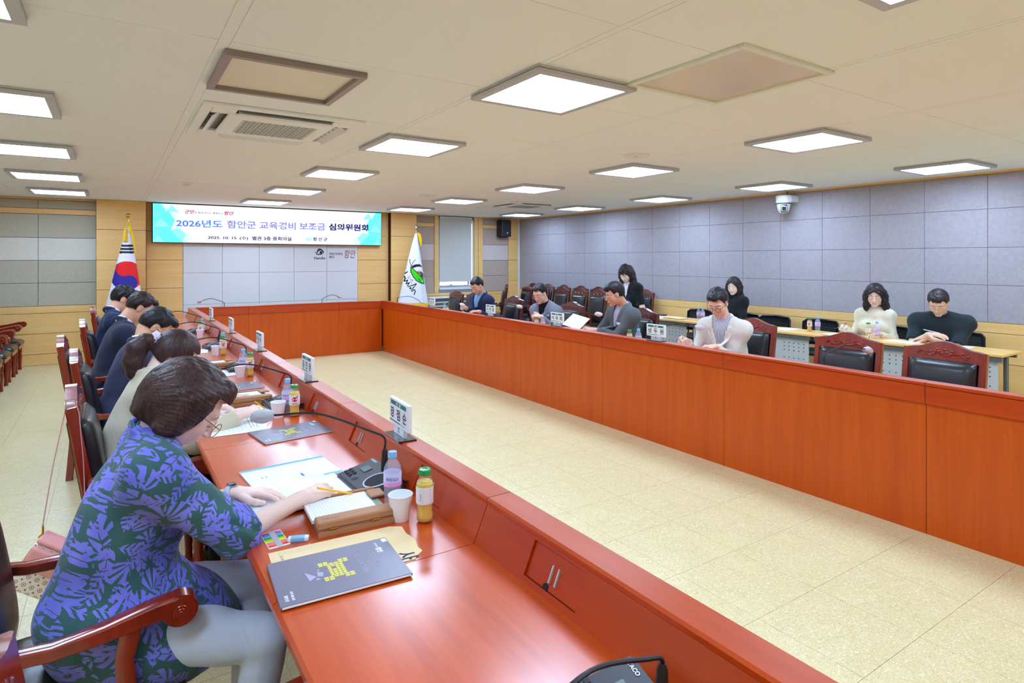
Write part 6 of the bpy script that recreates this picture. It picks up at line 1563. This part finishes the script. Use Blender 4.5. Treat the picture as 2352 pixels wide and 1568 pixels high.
lathe(b, [(.033, -.011), (.0345, -.009), (.0345, .009), (.033, .011)], 24, cap=False); bmesh.ops.transform(b, matrix=q4 @ Matrix.Diagonal((1.0, .92, 1, 1)), verts=b.verts)
wa = obj('wristwatch', b, nm('pale blue strap', rgb(186, 204, 226), .5), w1, 2); q5 = basis(c+np.array([0, 0, .033]), f, (-.2, 1, .0)); obj('watch_case', box(B(), (-.016, -.015, -.004), (.016, .015, .005), .004, 2, q5), 'chrome', wa, True); obj('dial', box(B(), (-.013, -.012, .005), (.013, .012, .0058), .001, 1, q5), 'blackgloss', wa)
# ponytailed woman
w2, i2 = person('woman with a ponytail and lilac scrunchie in a beige jacket, second in the left row', (.05, 3.50, 0), 0, dict(
    sex='f', skin='f', top='jacket', mat='beige', shirt='whiteshirt', hair='pony', hairmat='hairbrown', glasses='silver', bw=.98, far=1.15, vw=.05, hs=1.04,
    pelvis=(.0, 0, .56), chest=(.09, 0, .87), waist=(.02, 0, .72), neck=(.125, 0, 1.01), head=(.215, .03, 1.105), yaw=-4, pitch=44, tuft=.0008, neckr=.05, shw=.155,
    L=dict(w=(.40, .14, .80), d=(.8, -.3, -.1), n=(0, 0, 1), thumb=(0, -1, 0), pose='rest'), R=dict(w=(.50, -.17, .815), d=(.85, .3, .05), n=(-.1, -.5, .85), thumb=(0, 1, 0), pose='pen', pole=(-.2, -.5, -.9))))
pencil((.62, 3.385, .86), (.715, 3.40, .775), 'yel', 'yellow pencil in the hand of the ponytailed woman', r=.0036)
def seated(label, loc, rz, **k):
    d = dict(pelvis=(.0, 0, .56), chest=(.07, 0, .87), neck=(.12, 0, 1.04), head=(.20, 0, 1.15), pitch=42, far=1.5, shw=.168, shd=.095,
             L=dict(w=(.42, .14, .80), d=(.8, -.4, -.1), n=(0, 0, 1), thumb=(0, -1, 0), pose='rest'), R=dict(w=(.42, -.14, .80), d=(.8, .4, -.1), n=(0, 0, 1), thumb=(0, 1, 0), pose='rest'))
    d.update(k); return person(label, loc, rz, d)
seated('man with glasses in a blue grey suit, third in the left row', (.06, 4.92, 0), 0, top='jacket', mat='navy3', glasses='silver', far=1.3, pitch=50, head=(.19, .03, 1.13), neck=(.11, 0, 1.03), bw=1.04, burn=.01)
seated('man with thinning black hair in a dark navy suit, fourth in the left row', (-.02, 6.2, 0), 0, top='jacket', mat='navy2', far=1.5, pitch=40, head=(.22, .06, 1.18), neck=(.10, .02, 1.06), bw=1.04, hairmat='hairsoft', tuft=.003)
seated('man with curly black hair in a navy suit, farthest in the left row', (-.07, 7.3, 0), 0, top='jacket', mat='navysuit', far=1.7, pitch=30, head=(.16, .06, 1.20), neck=(.07, .02, 1.08), bw=1.04, tuft=.004, vol=1.03)
# right row, facing -x
seated('man writing in a navy jacket over a pale blue shirt, farthest in the right row', (4.93, 8.22, 0), PI, top='jacket', mat='navysuit', shirt='blueshirt', far=1.6, pitch=34, yaw=14, head=(.19, .04, 1.20), neck=(.09, .02, 1.06), bw=1.05, byaw=8, copen=2.5, vw=.085,
    R=dict(w=(.42, .10, .87), d=(.75, .15, .25), n=(-.2, -.5, .8), thumb=(0, .6, 1), pose='pen'), L=dict(w=(.30, .28, .82), d=(.8, -.3, .0), n=(0, .2, 1), thumb=(0, -1, 0), pose='rest'))
seated('man with round glasses and clasped hands in a grey jacket over a black shirt', (4.93, 6.52, 0), PI, top='jacket', mat='greysuit', shirt='blackshirt', glasses='rose', skin='m2', far=1.5, pitch=26, yaw=16, head=(.20, .02, 1.155), neck=(.10, .0, 1.01), bw=1.0, byaw=18, copen=2.4, vw=.07, badge=-1,
    R=dict(w=(.38, .17, .88), d=(.7, .6, .15), n=(-.2, -.6, .6), thumb=(0, .3, 1), pose='clasp'), L=dict(w=(.39, .30, .88), d=(.7, -.55, .15), n=(-.2, .6, .6), thumb=(0, -.3, 1), pose='clasp'))
seated('man with glasses in a dark grey jacket and checked shirt holding papers', (4.93, 5.05, 0), PI, top='jacket', mat='charcoal', shirt='check', glasses='silver', skin='m', far=1.4, pitch=20, yaw=-24, head=(.20, -.02, 1.215), neck=(.08, 0, 1.07), bw=1.1, byaw=-8, belly=1, vw=.06, badge=-1, fringe=.02, vol=1.05,
    R=dict(w=(.46, -.26, .83), d=(.8, -.3, .1), n=(0, -.5, .8), thumb=(.2, .4, 1), pose='rest'), L=dict(w=(.45, -.08, .82), d=(.85, -.3, .1), n=(0, .5, .8), thumb=(.2, -.4, 1), pose='rest'))
pp = doc('held_papers', 'sheaf of white papers held up by the man in dark grey', 4.33, 5.30, PI+.3, .21, .297, .004, prints=[('l', 'greyink', (-.08, -.12, .08, .12, 12))]); pp.location = (4.36, 5.30, .905); pp.rotation_euler = (math.radians(-20), math.radians(-14), PI+.5-PI/2)
seated('man with dark framed glasses in an off white jacket and striped shirt', (4.90, 3.66, 0), PI, top='jacket', mat='cream', shirt='stripe', glasses='thick', skin='m2', far=1.25, pitch=34, yaw=16, head=(.21, .02, 1.205), neck=(.10, 0, 1.05), bw=1.06, byaw=12, vw=.085, vbot=-.16, copen=2.4, fringe=.004, vol=1.05,
    R=dict(w=(.42, -.17, .845), d=(.8, -.1, .2), n=(-.3, -.6, .7), thumb=(.1, .3, 1), pose='pen'), L=dict(w=(.36, .10, .815), d=(.7, -.6, -.03), n=(0, 0, 1), thumb=(1, 0, 0), pose='rest', pole=(-.1, -.1, -1)))
pencil((4.41, 3.84, .895), (4.37, 3.86, .835), 'purple', 'purple pen in the raised hand of the man in the off white jacket', 'pen', 'pen', .004)
# standing woman between the rows
st_arm = dict(d=(.1, 0, -1), thumb=(1, 0, 0), pose='rest')
person('standing woman with wavy dark hair in a black short sleeved top, leaning forward', (6.12, 6.10, 0), PI, dict(
    sex='f', skin='w', top='knit', mat='blacktee', hair='long', hairmat='hairsoft', bangs=1, hlen=.13, bust=1, far=1.5, hs=1.02, bw=.94, badge=-1,
    pelvis=(-.02, 0, .92), chest=(.10, 0, 1.10), waist=(.03, 0, 1.02), neck=(.17, 0, 1.285), head=(.235, .02, 1.415), yaw=14, pitch=32, neckr=.043, shw=.165,
    kneeL=(.03, .10, .48), kneeR=(.03, -.10, .48), footL=(.0, .10, .09), footR=(0, -.10, .09), thigh=.085,
    L=dict(w=(.33, .20, .80), n=(0, 1, 0), **st_arm), R=dict(w=(.33, -.22, .80), n=(0, -1, 0), **st_arm)))
# back table
def back(label, loc, **k):
    d = dict(pelvis=(.0, 0, .56), chest=(.05, 0, .86), neck=(.09, 0, 1.03), head=(.15, 0, 1.16), pitch=25, far=1.5, shw=.16,
             L=dict(w=(.36, .12, .775), d=(.8, -.4, -.05), n=(0, 0, 1), thumb=(0, -1, 0), pose='rest'), R=dict(w=(.36, -.12, .775), d=(.8, .4, -.05), n=(0, 0, 1), thumb=(0, 1, 0), pose='rest'))
    d.update(k); return person(label, loc, PI, d)
back('seated woman with long hair in black, half hidden behind the man in off white', (7.40, 5.42, 0), sex='f', skin='w', top='blouse', mat='blacktee', hair='long', hairmat='hairsoft', hlen=.2, pitch=14, yaw=14, head=(.10, .02, 1.235), neck=(.05, 0, 1.09), neckr=.043, hs=1.0, bw=.95)
back('woman with long wavy black hair in an ivory blouse at the back table', (7.36, 3.50, 0), sex='f', skin='f', top='blouse', mat='blouse', hair='long', hairmat='hairsoft', hlen=.15, bust=1, bw=.92, shw=.15, pitch=20, yaw=20, head=(.13, .03, 1.20), neck=(.06, .0, 1.04), neckr=.044, hs=1.04, far=1.35, byaw=10,
     R=dict(w=(.33, -.20, .83), d=(.85, -.1, .1), n=(-.2, -.5, .8), thumb=(0, .6, 1), pose='pen'), L=dict(w=(.30, .16, .785), d=(.8, -.4, 0), n=(0, 0, 1), thumb=(0, -1, 0), pose='rest'))
pencil((6.98, 3.66, .885), (6.90, 3.76, .805), 'black', 'dark pen in the hand of the woman in the ivory blouse', 'pen', 'pen', .0035)
back('broad shouldered man in a dark tee shirt, arms folded on the back table', (7.36, 2.83, 0), skin='m2', top='tee', mat='teetee', hair='short', glasses='thin', pitch=36, yaw=12, head=(.20, .02, 1.155), neck=(.10, 0, 1.02), hs=1.08, bw=1.18, shw=.185, far=1.3, bare=True, vol=1.04, fringe=.014, hairmat='hairsoft', neckr=.058, byaw=6,
     R=dict(w=(.36, .0, .835), d=(.1, .98, -.02), n=(.3, 0, 1), thumb=(1, 0, 0), pose='flat', pole=(-.1, -.8, -.9)), L=dict(w=(.31, -.02, .79), d=(.15, -.95, -.05), n=(.2, 0, 1), thumb=(1, 0, 0), pose='rest', pole=(-.1, .8, -.9)))
pencil((6.96, 2.72, .862), (6.93, 2.86, .89), 'white', 'white pen between the fingers of the man in the tee shirt', 'pen', 'pen', .004)
bpy.data.scenes.remove(tsc)
